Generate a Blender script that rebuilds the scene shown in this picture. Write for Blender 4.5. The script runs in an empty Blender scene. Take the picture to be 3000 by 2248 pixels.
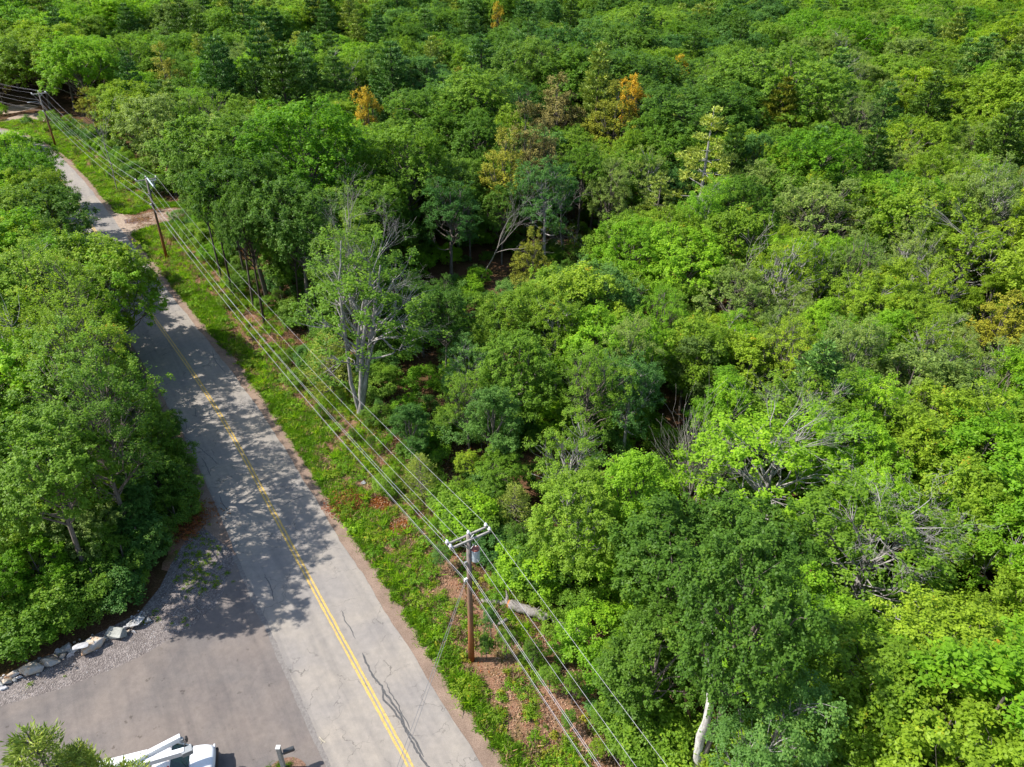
import bpy, math, random
import numpy as np
from mathutils import Vector, Matrix

S = bpy.context.scene
# ------------------------------------------------------------------ camera
PITCH, ROLL, HC, FPX = math.radians(32.5), math.radians(1.0), 38.0, 2081.0
FW = np.array([0, math.cos(PITCH), -math.sin(PITCH)])
RT0 = np.array([1.0, 0, 0]); UP0 = np.cross(RT0, FW)
RT = RT0*math.cos(ROLL) + UP0*math.sin(ROLL)
UP = -RT0*math.sin(ROLL) + UP0*math.cos(ROLL)
CAM = np.array([0, 0, HC])
cd = bpy.data.cameras.new('camera'); cam = bpy.data.objects.new('camera', cd)
S.collection.objects.link(cam); S.camera = cam
cd.sensor_width = 36; cd.lens = FPX/3000*36; cd.clip_start = 0.2; cd.clip_end = 4000
cam.matrix_world = Matrix(((RT[0], UP[0], -FW[0], 0), (RT[1], UP[1], -FW[1], 0), (RT[2], UP[2], -FW[2], HC), (0, 0, 0, 1)))
# ------------------------------------------------------------------ light
SUN_EL, SUN_AZ = math.radians(48), math.radians(268)   # azimuth of the sun, from +y clockwise
W = bpy.data.worlds.new('World'); S.world = W; W.use_nodes = True
nt = W.node_tree; sky = nt.nodes.new('ShaderNodeTexSky'); sky.sky_type = 'NISHITA'; sky.sun_disc = False
sky.sun_elevation = SUN_EL; sky.sun_rotation = SUN_AZ
nt.links.new(sky.outputs[0], nt.nodes['Background'].inputs[0]); nt.nodes['Background'].inputs[1].default_value = 0.14
sl = bpy.data.lights.new('sun', 'SUN'); sl.energy = 4.9; sl.angle = math.radians(0.55); sl.color = (1, 0.95, 0.87)
so = bpy.data.objects.new('sun', sl); S.collection.objects.link(so)
sd = Vector((math.sin(SUN_AZ)*math.cos(SUN_EL), math.cos(SUN_AZ)*math.cos(SUN_EL), math.sin(SUN_EL)))
so.rotation_euler = (-sd).to_track_quat('-Z', 'Y').to_euler()
S.view_settings.view_transform = 'Standard'; S.view_settings.look = 'None'
S.view_settings.exposure = 0.6; S.view_settings.gamma = 1.0
S.render.engine = 'CYCLES'
cy = S.cycles
cy.max_bounces = 6; cy.diffuse_bounces = 3; cy.glossy_bounces = 2; cy.transmission_bounces = 4; cy.transparent_max_bounces = 4
cy.use_denoising = True; cy.denoiser = 'OPENIMAGEDENOISE'; cy.denoising_input_passes = 'RGB_ALBEDO_NORMAL'; cy.denoising_prefilter = 'ACCURATE'; cy.sample_clamp_indirect = 4.0
try: cy.caustics_reflective = False; cy.caustics_refractive = False
except Exception: pass

# ------------------------------------------------------------------ helpers
D = 3000/2212.0
def at(px, py, z=0.0):
    """point at height z seen at a place of the photograph viewed 2212 px wide"""
    x, y = px*D, py*D
    d = FW*FPX + RT*(x-1500) - UP*(y-1124); t = (z-HC)/d[2]
    return CAM + d*t
def proj(p):
    v = np.asarray(p, float) - CAM; k = v @ FW
    return (1500 + FPX*(v@RT)/k)/D, (1124 - FPX*(v@UP)/k)/D, k

def link(o, parent=None):
    S.collection.objects.link(o)
    if parent is not None: o.parent = parent
    return o
def tag(o, label=None, cat=None, group=None, kind=None):
    if label: o['label'] = label
    if cat: o['category'] = cat
    if group: o['group'] = group
    if kind: o['kind'] = kind
    return o
def empty(name, loc=(0, 0, 0), rz=0, label=None, cat=None, group=None):
    o = bpy.data.objects.new(name, None); o.empty_display_size = 0.3
    o.location = loc; o.rotation_euler = (0, 0, rz); S.collection.objects.link(o)
    return tag(o, label, cat, group)
def mesh_np(name, V, F, mats, mi=None, attr=None, smooth=False):
    """V (n,3), F list of arrays (k, m) of equal-sized faces"""
    me = bpy.data.meshes.new(name)
    Fs = [np.asarray(f, np.int32) for f in (F if isinstance(F, list) else [F]) if len(f)]
    loops = np.concatenate([f.ravel() for f in Fs]); tot = np.concatenate([np.full(len(f), f.shape[1], np.int32) for f in Fs])
    st = np.concatenate([[0], np.cumsum(tot)[:-1]]).astype(np.int32)
    me.vertices.add(len(V)); me.vertices.foreach_set('co', np.asarray(V, np.float32).ravel())
    me.loops.add(len(loops)); me.loops.foreach_set('vertex_index', loops)
    me.polygons.add(len(tot)); me.polygons.foreach_set('loop_start', st); me.polygons.foreach_set('loop_total', tot)
    for m in mats: me.materials.append(m)
    if mi is not None: me.polygons.foreach_set('material_index', np.asarray(mi, np.int32))
    if smooth: me.polygons.foreach_set('use_smooth', np.ones(len(tot), bool))
    if attr is not None:
        a = me.attributes.new('v', 'FLOAT', 'FACE'); a.data.foreach_set('value', np.asarray(attr, np.float32))
    me.update(calc_edges=True)
    return me
class MB:
    """collects simple solids into ONE mesh"""
    def __init__(s): s.v = []; s.f = []
    def box(s, c, size, rz=0, M=None):
        n = len(s.v); hx, hy, hz = [q/2 for q in size]
        R = M if M is not None else Matrix.Rotation(rz, 3, 'Z')
        for x, y, z in ((-1,-1,-1),(1,-1,-1),(1,1,-1),(-1,1,-1),(-1,-1,1),(1,-1,1),(1,1,1),(-1,1,1)):
            s.v.append(tuple(Vector(c) + R @ Vector((x*hx, y*hy, z*hz))))
        for f in ((0,3,2,1),(4,5,6,7),(0,1,5,4),(1,2,6,5),(2,3,7,6),(3,0,4,7)): s.f.append(tuple(n+i for i in f))
        return s
    def beam(s, a, b, w, h):
        a, b = Vector(a), Vector(b); d = b-a; M = d.to_track_quat('X', 'Z').to_matrix()
        return s.box((a+b)/2, (d.length, w, h), M=M)
    def tube(s, pts, rad, n=8, cap=True):
        pts = [Vector(p) for p in pts]
        if not hasattr(rad, '__len__'): rad = [rad]*len(pts)
        base = len(s.v)
        for i, p in enumerate(pts):
            d = (pts[min(i+1, len(pts)-1)] - pts[max(i-1, 0)]).normalized()
            u = d.cross(Vector((0, 0, 1))) if abs(d.z) < 0.9 else d.cross(Vector((1, 0, 0)))
            u.normalize(); w = d.cross(u)
            for k in range(n):
                a = 2*math.pi*k/n; s.v.append(tuple(p + (u*math.cos(a) + w*math.sin(a))*rad[i]))
        for i in range(len(pts)-1):
            for k in range(n):
                a = base+i*n+k; b = base+i*n+(k+1) % n; s.f.append((a, b, b+n, a+n))
        if cap:
            s.f.append(tuple(base+k for k in range(n))[::-1]); e = base+(len(pts)-1)*n; s.f.append(tuple(e+k for k in range(n)))
        return s
    def build(s, name, mat, parent=None, bevel=0, smooth=False):
        me = bpy.data.meshes.new(name); me.from_pydata(s.v, [], s.f); me.materials.append(mat)
        if smooth: me.polygons.foreach_set('use_smooth', [True]*len(me.polygons))
        me.update(); o = bpy.data.objects.new(name, me); link(o, parent)
        if bevel:
            b = o.modifiers.new('b', 'BEVEL'); b.width = bevel; b.segments = 2; b.limit_method = 'ANGLE'
        return o

# ------------------------------------------------------------------ materials
def mat(name):
    m = bpy.data.materials.new(name); m.use_nodes = True; m.node_tree.nodes.clear(); return m, m.node_tree
def N(t, typ, **kw):
    n = t.nodes.new(typ)
    for k, v in kw.items():
        if k == 'loc': continue
        setattr(n, k, v)
    return n
def ramp(t, fac, stops):
    r = N(t, 'ShaderNodeValToRGB'); e = r.color_ramp.elements
    while len(e) < len(stops): e.new(0.5)
    for i, (p, c) in enumerate(stops): e[i].position = p; e[i].color = (*c, 1)
    t.links.new(fac, r.inputs[0]); return r.outputs[0]
def noise(t, vec, scale, detail=4, rough=0.55, dist=0.0):
    n = N(t, 'ShaderNodeTexNoise'); n.inputs['Scale'].default_value = scale; n.inputs['Detail'].default_value = detail
    n.inputs['Roughness'].default_value = rough; n.inputs['Distortion'].default_value = dist
    if vec is not None: t.links.new(vec, n.inputs['Vector'])
    return n.outputs['Fac']
def mixc(t, fac, a, b, mode='MIX'):
    n = N(t, 'ShaderNodeMix', data_type='RGBA', blend_type=mode)
    for sock, val in ((n.inputs[0], fac), (n.inputs[6], a), (n.inputs[7], b)):
        if hasattr(val, 'is_output'): t.links.new(val, sock)
        elif isinstance(val, (int, float)): sock.default_value = val
        else: sock.default_value = (*val, 1)
    return n.outputs[2]
def fin(t, col, rough=0.8, spec=0.3, bump=None, bstr=0.3, bdist=0.02, metal=0.0):
    p = N(t, 'ShaderNodeBsdfPrincipled'); o = N(t, 'ShaderNodeOutputMaterial')
    if hasattr(col, 'is_output'): t.links.new(col, p.inputs['Base Color'])
    else: p.inputs['Base Color'].default_value = (*col, 1)
    p.inputs['Roughness'].default_value = rough; p.inputs['Specular IOR Level'].default_value = spec; p.inputs['Metallic'].default_value = metal
    if bump is not None:
        b = N(t, 'ShaderNodeBump'); b.inputs['Strength'].default_value = bstr; b.inputs['Distance'].default_value = bdist
        t.links.new(bump, b.inputs['Height']); t.links.new(b.outputs[0], p.inputs['Normal'])
    t.links.new(p.outputs[0], o.inputs[0]); return p
def plain(name, col, rough=0.6, spec=0.4, metal=0.0, var=0.12, scale=6):
    m, t = mat(name); tc = N(t, 'ShaderNodeTexCoord').outputs['Object']
    n = noise(t, tc, scale)
    a = tuple(c*(1-var) for c in col); b = tuple(min(1, c*(1+var)) for c in col)
    fin(t, ramp(t, n, [(0.3, a), (0.7, b)]), rough, spec, metal=metal); return m
def leaf_mat(name, dark, light, trans=0.45, rough=0.5, spec=0.22, tip=None):
    m, t = mat(name)
    at_ = N(t, 'ShaderNodeAttribute', attribute_name='v').outputs['Fac']
    oi = N(t, 'ShaderNodeObjectInfo')
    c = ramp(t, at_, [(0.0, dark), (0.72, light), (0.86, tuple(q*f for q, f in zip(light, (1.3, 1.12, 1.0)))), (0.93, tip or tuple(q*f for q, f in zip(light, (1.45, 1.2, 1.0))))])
    hs = N(t, 'ShaderNodeHueSaturation')
    mr = N(t, 'ShaderNodeMapRange'); t.links.new(oi.outputs['Random'], mr.inputs[0]); mr.inputs[3].default_value = 0.80; mr.inputs[4].default_value = 1.2
    mr2 = N(t, 'ShaderNodeMapRange'); t.links.new(oi.outputs['Random'], mr2.inputs[0]); mr2.inputs[3].default_value = 0.512; mr2.inputs[4].default_value = 0.488
    t.links.new(mr.outputs[0], hs.inputs['Value']); t.links.new(mr2.outputs[0], hs.inputs['Hue']); t.links.new(c, hs.inputs['Color'])
    col = mixc(t, 1.0, hs.outputs[0], oi.outputs['Color'], 'MULTIPLY')
    p = N(t, 'ShaderNodeBsdfPrincipled'); p.inputs['Roughness'].default_value = rough; p.inputs['Specular IOR Level'].default_value = spec
    t.links.new(col, p.inputs['Base Color'])
    tr = N(t, 'ShaderNodeBsdfTranslucent'); t.links.new(mixc(t, 1.0, col, (1.25, 1.3, 0.6), 'MULTIPLY'), tr.inputs[0])
    mx = N(t, 'ShaderNodeMixShader'); mx.inputs[0].default_value = trans
    t.links.new(p.outputs[0], mx.inputs[1]); t.links.new(tr.outputs[0], mx.inputs[2])
    t.links.new(mx.outputs[0], N(t, 'ShaderNodeOutputMaterial').inputs[0]); return m
LEAF = {
    'deep': leaf_mat('leaf_deep_green', (0.043, 0.112, 0.013), (0.147, 0.276, 0.032)),
    'mid': leaf_mat('leaf_mid_green', (0.064, 0.145, 0.013), (0.207, 0.363, 0.034)),
    'bright': leaf_mat('leaf_bright_green', (0.081, 0.189, 0.010), (0.250, 0.464, 0.026)),
    'yellowish': leaf_mat('leaf_yellow_green', (0.097, 0.173, 0.011), (0.291, 0.437, 0.032), tip=(.50, .30, .03)),
    'greyish': leaf_mat('leaf_grey_green', (0.092, 0.160, 0.034), (0.250, 0.355, 0.079)),
    'cool': leaf_mat('leaf_cool_green', (0.043, 0.124, 0.026), (0.141, 0.291, 0.060)),
    'pine': leaf_mat('needle_blue_green', (0.040, 0.105, 0.018), (0.124, 0.261, 0.047), 0.15, 0.5),
    'pine_dark': leaf_mat('needle_dark_green', (0.030, 0.076, 0.010), (0.108, 0.210, 0.021), 0.12, 0.5),
    'pine_pale': leaf_mat('needle_pale_green', (0.133, 0.203, 0.026), (0.334, 0.421, 0.066), 0.18, 0.5),
    'olive': leaf_mat('needle_olive', (0.108, 0.131, 0.010), (0.284, 0.298, 0.024), 0.15, 0.6),
    'gold': leaf_mat('needle_gold', (0.270, 0.180, 0.008), (0.620, 0.420, 0.022), 0.2, 0.6),
    'tan': leaf_mat('needle_tan', (0.130, 0.115, 0.025), (0.290, 0.255, 0.075), 0.15, 0.7),
    'rust': leaf_mat('leaf_rust', (0.150, 0.045, 0.015), (0.340, 0.120, 0.040), 0.2, 0.7),
    'litter': leaf_mat('leaf_litter_brown', (0.170, 0.100, 0.060), (0.420, 0.290, 0.190), 0.1, 0.8),
    'grass': leaf_mat('grass_green', (0.080, 0.180, 0.010), (0.190, 0.370, 0.022), 0.3, 0.5),
}
def bark(name, dark, light, scale=5):
    m, t = mat(name); g = N(t, 'ShaderNodeTexCoord').outputs['Object']
    mp = N(t, 'ShaderNodeMapping'); mp.inputs['Scale'].default_value = (3, 3, 0.7); t.links.new(g, mp.inputs[0])
    n = noise(t, mp.outputs[0], scale, 6, 0.65)
    fin(t, ramp(t, n, [(0.3, dark), (0.65, light)]), 0.9, 0.15, n, 0.5, 0.02); return m
BARK = bark('bark_grey_brown', (0.07, 0.055, 0.045), (0.22, 0.19, 0.165))
BARK_PALE = bark('bark_pale_grey', (0.13, 0.12, 0.115), (0.46, 0.43, 0.41), 3)
BARK_WHITE = bark('bark_scarred_white', (0.26, 0.24, 0.22), (0.74, 0.72, 0.68), 2.5)
BARK_DEAD = bark('bark_dead_grey', (0.20, 0.17, 0.155), (0.44, 0.40, 0.37))
BARK_PINE = bark('bark_dark_pine', (0.035, 0.026, 0.02), (0.11, 0.085, 0.07))
BARK_RED = bark('bark_red_brown', (0.10, 0.05, 0.03), (0.26, 0.15, 0.10))

# ------------------------------------------------------------------ plants
def nrm(a): return a/np.maximum(np.linalg.norm(a, axis=-1, keepdims=True), 1e-9)
def tubes_np(paths, sides=5):
    """paths: list of (pts (k,3), radii (k,)) -> V, F"""
    Vs, Fs, off = [], [], 0
    for P, R in paths:
        P = np.asarray(P, float); R = np.asarray(R, float); k = len(P); n = sides if R[0] > 0.03 else 3
        T = nrm(np.gradient(P, axis=0)); ref = np.where(np.abs(T[:, 2:3]) > 0.9, [[1., 0, 0]], [[0, 0, 1.]])
        U = nrm(np.cross(T, ref)); Wv = np.cross(T, U); a = np.arange(n)*2*math.pi/n
        ring = P[:, None] + R[:, None, None]*(U[:, None]*np.cos(a)[None, :, None] + Wv[:, None]*np.sin(a)[None, :, None])
        Vs.append(ring.reshape(-1, 3)); i = np.arange(k-1)[:, None]*n; j = np.arange(n)[None]
        q = np.stack([i+j, i+(j+1) % n, i+n+(j+1) % n, i+n+j], -1).reshape(-1, 4) + off
        Fs.append(q); off += k*n
    return np.concatenate(Vs), np.concatenate(Fs)
def curve(a, b, rng, bend=0.12, n=5, lift=0.0):
    a, b = np.asarray(a, float), np.asarray(b, float); t = np.linspace(0, 1, n)[:, None]; L = np.linalg.norm(b-a)
    P = a+(b-a)*t + np.sin(t*math.pi)*(rng.normal(0, bend, 3)*L + np.array([0, 0, lift*L])); return P
def leaves_np(rng, C, Nn, s, per, size, wob=0.55, asp=0.62, droop=0.3, lv=None):
    """sprays at C with normals Nn, radius s, `per` leaves each -> quads"""
    n = len(C); s = np.broadcast_to(s, (n,))
    ref = nrm(rng.normal(size=(n, 3))); U = nrm(np.cross(Nn, ref)); Wv = np.cross(Nn, U)
    rho = np.sqrt(rng.random((n, per))); th = rng.random((n, per))*2*math.pi
    P = C[:, None] + (U[:, None]*(rho*np.cos(th))[..., None] + Wv[:, None]*(rho*np.sin(th))[..., None])*s[:, None, None]
    P += Nn[:, None]*((rng.normal(0, 0.12, (n, per)) - droop*rho**2)*s[:, None])[..., None]
    nn = nrm(Nn[:, None] + rng.normal(0, wob, (n, per, 3)))
    out = nrm(P - C[:, None] + rng.normal(0, 0.4*1, (n, per, 3))*s[:, None, None])
    ax = nrm(out - nn*np.sum(out*nn, -1, keepdims=True)); sd_ = np.cross(nn, ax)
    L = size*rng.uniform(0.65, 1.25, (n, per, 1)); wd = L*asp
    q = np.stack([P - ax*L*0.5, P + sd_*wd*0.5, P + ax*L*0.5 - nn*L*0.12, P - sd_*wd*0.5], 2).reshape(-1, 3)
    m = n*per; F = np.arange(m*4).reshape(m, 4)
    base = rng.random(n) if lv is None else lv
    v = np.clip(0.5*base[:, None] + 0.5*rng.random((n, per)), 0, 1).ravel()
    return q, F, v
def broadleaf(seed, h=12, r=3.6, base=0.34, lobes=18, clumps=18, per=90, leaf=0.17, s=0.55, branchy=5, k0=0.5, tall=0.0, point=0.5):
    rng = np.random.default_rng(seed); paths = []
    zc = h*(1+base)/2; rz = h*(1-base)/2
    lean = rng.normal(0, 0.35, 2)
    tp = np.array([[0, 0, -0.3], [lean[0]*.3, lean[1]*.3, h*base*.6], [lean[0]*.7, lean[1]*.7, h*(base+.22)], [lean[0], lean[1], h*.86]])
    R0 = 0.010*h+0.05; paths.append((tp, np.array([R0*1.25, R0*.9, R0*.6, .04])))
    LC, LR, LV = [], [], []; tries = 0
    while len(LC) < lobes and tries < 900:
        tries += 1; d = rng.normal(size=3); d /= np.linalg.norm(d)
        if d[2] < -0.6: continue
        k = rng.uniform(k0, 0.86)*(1+.12*math.sin(3*math.atan2(d[1], d[0])+seed)); lr = r*rng.uniform(0.20, 0.40)
        c = np.array([d[0]*r*k, d[1]*r*k, zc + d[2]*rz*k])
        if any(np.linalg.norm(c-o) < 0.58*(lr+q) for o, q in zip(LC, LR)): continue
        LC.append(c); LR.append(lr); LV.append(rng.random())
    axis = np.array([lean[0], lean[1], zc - rz*0.45]); Q, Fs, Vs = [], [], []; mr = np.mean(LR)
    for c, lr, lv in zip(LC, LR, LV):
        zt = np.clip((c[2]-h*base)/(h*(1-base)), 0.05, 0.8); a_ = tp[1] + (tp[3]-tp[1])*zt*0.75
        P = curve(a_, c, rng, 0.1, 5, -0.06); rr = 0.0062*h*(0.6+lr/r); paths.append((P, np.linspace(rr, rr*.3, 5)))
        out = nrm(c - axis); n = max(4, int(clumps*(lr/mr)**2))
        d = nrm(rng.normal(size=(n*4, 3))); d = d[(d@out) > -0.3][:n]; n = len(d)
        CC = c + d*lr*rng.uniform(0.55, 1.22, (n, 1))*np.array([1.1, 1.1, .85])      # clump centres, unevenly deep
        shoot = nrm(d*0.6 + out*.5 + np.array([-.05, 0, point]) + rng.normal(0, .28, (n, 3)))
        sr = s*rng.uniform(.6, 1.3, n); cv = rng.random(n)
        # a clump: leafy twigs fanned about the shoot, a shallow umbrella with a pointed tip
        tw = 7; td = nrm(shoot[:, None] + rng.normal(0, .75, (n, tw, 3))); tl = sr[:, None, None]*rng.uniform(.45, 1.15, (n, tw, 1))
        m = per//tw; u = rng.uniform(.25, 1.0, (n, tw, m, 1))**.7
        Pl = CC[:, None, None] + td[:, :, None]*tl[:, :, None]*u + rng.normal(0, .085, (n, tw, m, 3)) - np.array([0, 0, 1])*(u**2)*sr[:, None, None, None]*.18
        up_ = nrm(td[:, :, None]*.35 + np.array([-.10, 0, .75]) + out*.25 + rng.normal(0, .42, (n, tw, m, 3)))
        ax = td[:, :, None] + rng.normal(0, .7, (n, tw, m, 3)); ax = nrm(ax - up_*np.sum(ax*up_, -1, keepdims=True)); sd_ = np.cross(up_, ax)
        L = leaf*rng.uniform(.65, 1.3, (n, tw, m, 1)); w = L*.62
        q = np.stack([Pl-ax*L*.5, Pl+sd_*w*.5, Pl+ax*L*.5-up_*L*.15, Pl-sd_*w*.5], -2).reshape(-1, 3)
        hv = np.clip((CC[:, 2]-zc)/rz, -1, 1)
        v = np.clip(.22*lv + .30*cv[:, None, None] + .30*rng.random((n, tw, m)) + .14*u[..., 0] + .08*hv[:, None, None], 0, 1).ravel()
        Q.append(q); Vs.append(v)
        for e in CC[rng.permutation(n)[:branchy]]: paths.append((curve(P[3], e, rng, 0.12, 4), np.array([rr*.40, rr*.26, rr*.18, .01])))
    q = np.concatenate(Q); F = np.arange(len(q)).reshape(-1, 4)
    return tubes_np(paths), (q, F, np.concatenate(Vs))
def pine(seed, h=18, r=4.2, base=0.25, gap=0.85, tuft=9, sparse=1.0, blade=0.40, asp=0.14, up=0.26, nbr=(4, 7)):
    rng = np.random.default_rng(seed); R0 = 0.012*h
    paths = [(np.array([[0, 0, -.3], [0, .05, h*.4], [.1, 0, h*.75], [.05, .05, h]]), np.array([R0*1.2, R0*.9, R0*.5, .02]))]
    C, Nn = [], []; z = h*base
    while z < h*0.985:
        t = (z/h-base)/(1-base); L0 = r*((1-t)**0.75)*(0.55+0.45*min(1, t*5+0.3))
        nb = int(rng.integers(*nbr)); ph = rng.random()*6.28
        for k in range(nb):
            if rng.random() > sparse: continue
            a = ph + k*6.283/nb + rng.normal(0, 0.25); L = max(0.35, L0*rng.uniform(0.65, 1.2))
            dr = np.array([math.cos(a), math.sin(a), 0]); sdv = np.array([-dr[1], dr[0], 0]); m = 6
            tt = np.linspace(0, 1, m)[:, None]
            P = np.array([0, 0, z]) + dr*L*tt + np.array([0, 0, 1])*(L*(up*tt**1.6 - 0.08*tt)) + sdv*(rng.normal(0, .06)*L*tt)
            paths.append((P, np.linspace(0.02+0.012*L, .008, m)))
            nt_ = max(4, int(L*6.5))
            for j in range(nt_):
                u = (0.32 + 0.68*(j+rng.random())/nt_); p = np.array([np.interp(u, tt[:, 0], P[:, i]) for i in range(3)])
                w = (0.42*L*(1-u)+0.16)*rng.uniform(-1, 1); q = p + sdv*w + dr*abs(w)*0.4 + np.array([0, 0, abs(w)*0.12 + rng.normal(0, .05)])
                C.append(q); Nn.append(nrm(dr*(0.75) + sdv*np.sign(w)*0.35 + np.array([0, 0, 0.55]) + rng.normal(0, .15, 3)))
        z += gap*rng.uniform(0.8, 1.35)*(0.75+0.6*(1-t))
    C = np.array(C); Nn = np.array(Nn); n = len(C)
    # needle tufts: narrow blades radiating forwards round the tuft axis
    rd = rng.normal(size=(n, tuft, 3)); ax = nrm(Nn[:, None]*1.1 + rd*0.55); sdn = nrm(np.cross(ax, rng.normal(size=(n, tuft, 3))))
    sdn = nrm(sdn*0.7 + nrm(np.cross(ax, np.array([0, 0, 1.])))*0.8)
    L = blade*rng.uniform(0.7, 1.3, (n, tuft, 1)); P = C[:, None] + rng.normal(0, .1, (n, tuft, 3))
    q = np.stack([P, P+ax*L*.5+sdn*L*asp, P+ax*L, P+ax*L*.5-sdn*L*asp], 2).reshape(-1, 3)
    F = np.arange(n*tuft*4).reshape(-1, 4); v = np.clip(.5*rng.random((n, 1)) + .5*rng.random((n, tuft)), 0, 1).ravel()
    return tubes_np(paths, 5), (q, F, v)
def dead(seed, h=9, levels=4, spread=0.55, r0=0.13, multi=1, kids=(5, 4, 4, 3), curl=0.25, zbias=0.25, upfrac=0.3):
    rng = np.random.default_rng(seed); paths = []
    def grow(p, d, L, r, lv):
        n = 5; P = [p]; dd = d.copy()
        for i in range(n):
            dd = nrm(dd + rng.normal(0, curl*0.5, 3) + np.array([0, 0, zbias*0.15])); P.append(P[-1]+dd*L/n)
        P = np.array(P); paths.append((P, np.linspace(r, r*0.42 if lv < levels-1 else .006, n+1)))
        if lv >= levels-1: return
        for k in range(kids[min(lv, len(kids)-1)]):
            u = rng.uniform(upfrac, 1.0); q = np.array([np.interp(u*n, np.arange(n+1), P[:, i]) for i in range(3)])
            side = nrm(np.cross(dd, rng.normal(size=3))); nd = nrm(dd*(1-spread*.5) + side*spread*rng.uniform(.6, 1.3))
            grow(q, nd, L*rng.uniform(.42, .68), max(.008, r*(1-u*.5)*.42), lv+1)
    for m in range(multi):
        a = rng.random()*6.28; tilt = 0.08 if multi == 1 else 0.28
        grow(np.array([math.cos(a)*.25*(multi > 1), math.sin(a)*.25*(multi > 1), -.2]), nrm(np.array([math.cos(a)*tilt, math.sin(a)*tilt, 1.])), h*(1 if multi == 1 else rng.uniform(.7, 1)), r0, 0)
    return tubes_np(paths, 6)

PROTO = {}
def reg(name, wood, leaves=None, bk=BARK, lm='mid'):
    tm = mesh_np(name+'_trunk', wood[0], wood[1], [bk], smooth=True)
    cm = mesh_np(name+'_crown', leaves[0], leaves[1], [LEAF[lm]], attr=leaves[2]) if leaves else None
    PROTO[name] = (tm, cm)
# broadleaved: (h, r)
SPEC = {}
def regb(name, h, r, **kw):
    w, l = broadleaf(h=h, r=r, **kw); reg(name, w, l); SPEC[name] = (h, r)
regb('oak_a', 16, 5.2, seed=11, lobes=30, clumps=18, per=77, leaf=0.21, base=.34, s=.72, branchy=3)
regb('oak_b', 17, 4.6, seed=12, lobes=28, clumps=17, per=77, leaf=0.21, base=.38, s=.68, branchy=3)
regb('oak_tall', 17, 4.4, seed=13, lobes=26, clumps=17, per=77, leaf=0.20, base=.52, s=.66, branchy=3)
regb('maple_a', 12, 3.7, seed=21, lobes=26, clumps=16, per=77, leaf=0.17, base=.26, s=.56, branchy=3)
regb('maple_b', 12.5, 3.3, seed=22, lobes=24, clumps=16, per=77, leaf=0.16, base=.22, s=.52, branchy=3)
regb('maple_c', 11, 3.9, seed=23, lobes=30, clumps=15, per=77, leaf=0.17, base=.18, s=.54, branchy=3)
regb('maple_d', 11.5, 3.5, seed=24, lobes=22, clumps=18, per=70, leaf=0.19, base=.2, s=.66, branchy=4, point=.9)
regb('oak_c', 15, 5.8, seed=14, lobes=34, clumps=15, per=77, leaf=0.22, base=.42, s=.78, branchy=3, k0=.6, point=.3)
regb('maple_e', 13, 2.7, seed=25, lobes=20, clumps=17, per=70, leaf=0.16, base=.15, s=.60, branchy=3, point=1.1)
regb('maple_f', 11, 4.4, seed=26, lobes=32, clumps=13, per=77, leaf=0.20, base=.25, s=.70, branchy=3, k0=.62, point=.2)
regb('aspen_a', 13.5, 3.0, seed=34, lobes=34, clumps=8, per=63, leaf=0.12, base=.2, s=.42, branchy=5, k0=.45, point=.6)
regb('birch_a', 13, 2.9, seed=31, lobes=24, clumps=13, per=70, leaf=0.13, base=.24, s=.50, branchy=6, point=.2)
regb('sparse_a', 13, 3.4, seed=32, lobes=24, clumps=9, per=56, leaf=0.14, base=.3, s=.5, branchy=8, point=.3)
regb('sparse_b', 11, 3.8, seed=33, lobes=26, clumps=9, per=63, leaf=0.16, base=.22, s=.55, branchy=9)
def regp(name, fn, h, r, lm, **kw):
    w, l = fn(h=h, r=r, **kw); reg(name, w, l, BARK_PINE if 'pine_a' in name or 'pine_b' in name else BARK, lm); SPEC[name] = (h, r)
regp('pine_a', pine, 19, 5.6, 'pine', seed=41, nbr=(6, 9), tuft=11, blade=.52, asp=.15, gap=1.05, up=.34)
regp('pine_b', pine, 17, 4.4, 'pine', seed=42, nbr=(5, 8), tuft=10, blade=.48, asp=.15, gap=.95, up=.3)
regp('pine_c', pine, 18, 5.0, 'pine_pale', seed=43, sparse=.72, gap=1.25, base=.3, nbr=(5, 8), tuft=14, blade=.42, asp=.14, up=.12)
regp('pine_young', pine, 5, 2.1, 'pine_pale', seed=44, gap=.26, base=.05, tuft=10, blade=.22, asp=.07, up=.4)
regp('cedar_a', broadleaf, 12, 2.5, 'olive', seed=51, base=.12, lobes=26, clumps=10, per=56, leaf=.15, s=.5, branchy=3, point=1.2)
regp('cedar_b', broadleaf, 11, 1.7, 'gold', seed=53, base=.3, lobes=20, clumps=8, per=49, leaf=.15, s=.5, branchy=3, point=1.3)
regp('pine_near', pine, 15, 3.4, 'pine_pale', seed=45, gap=.5, tuft=22, blade=.20, asp=.10, nbr=(5, 8), up=.35)
regp('bush_a', broadleaf, 2.6, 1.5, 'mid', seed=61, base=.02, lobes=14, clumps=9, per=42, leaf=.13, s=.34, branchy=2)
regp('bush_b', broadleaf, 3.4, 1.7, 'mid', seed=62, base=.05, lobes=16, clumps=10, per=42, leaf=.14, s=.38, branchy=2)
regp('bush_c', broadleaf, 1.4, 1.1, 'mid', seed=63, base=.0, lobes=12, clumps=7, per=35, leaf=.11, s=.26, branchy=2)
for nm, a in (('dead_a', dict(seed=71, h=8, spread=.7)), ('dead_b', dict(seed=72, h=6.5, multi=12, r0=.06, kids=(7, 4, 2), levels=3, curl=.18, spread=.4)),
              ('dead_c', dict(seed=73, h=11, spread=.45, kids=(6, 5, 3, 3), upfrac=.45)), ('dead_twig', dict(seed=74, h=4.5, spread=.85, kids=(7, 6, 4), r0=.07, curl=.4))):
    reg(nm, dead(**a), None, BARK_DEAD); SPEC[nm] = (a['h'], 2.5)
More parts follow.
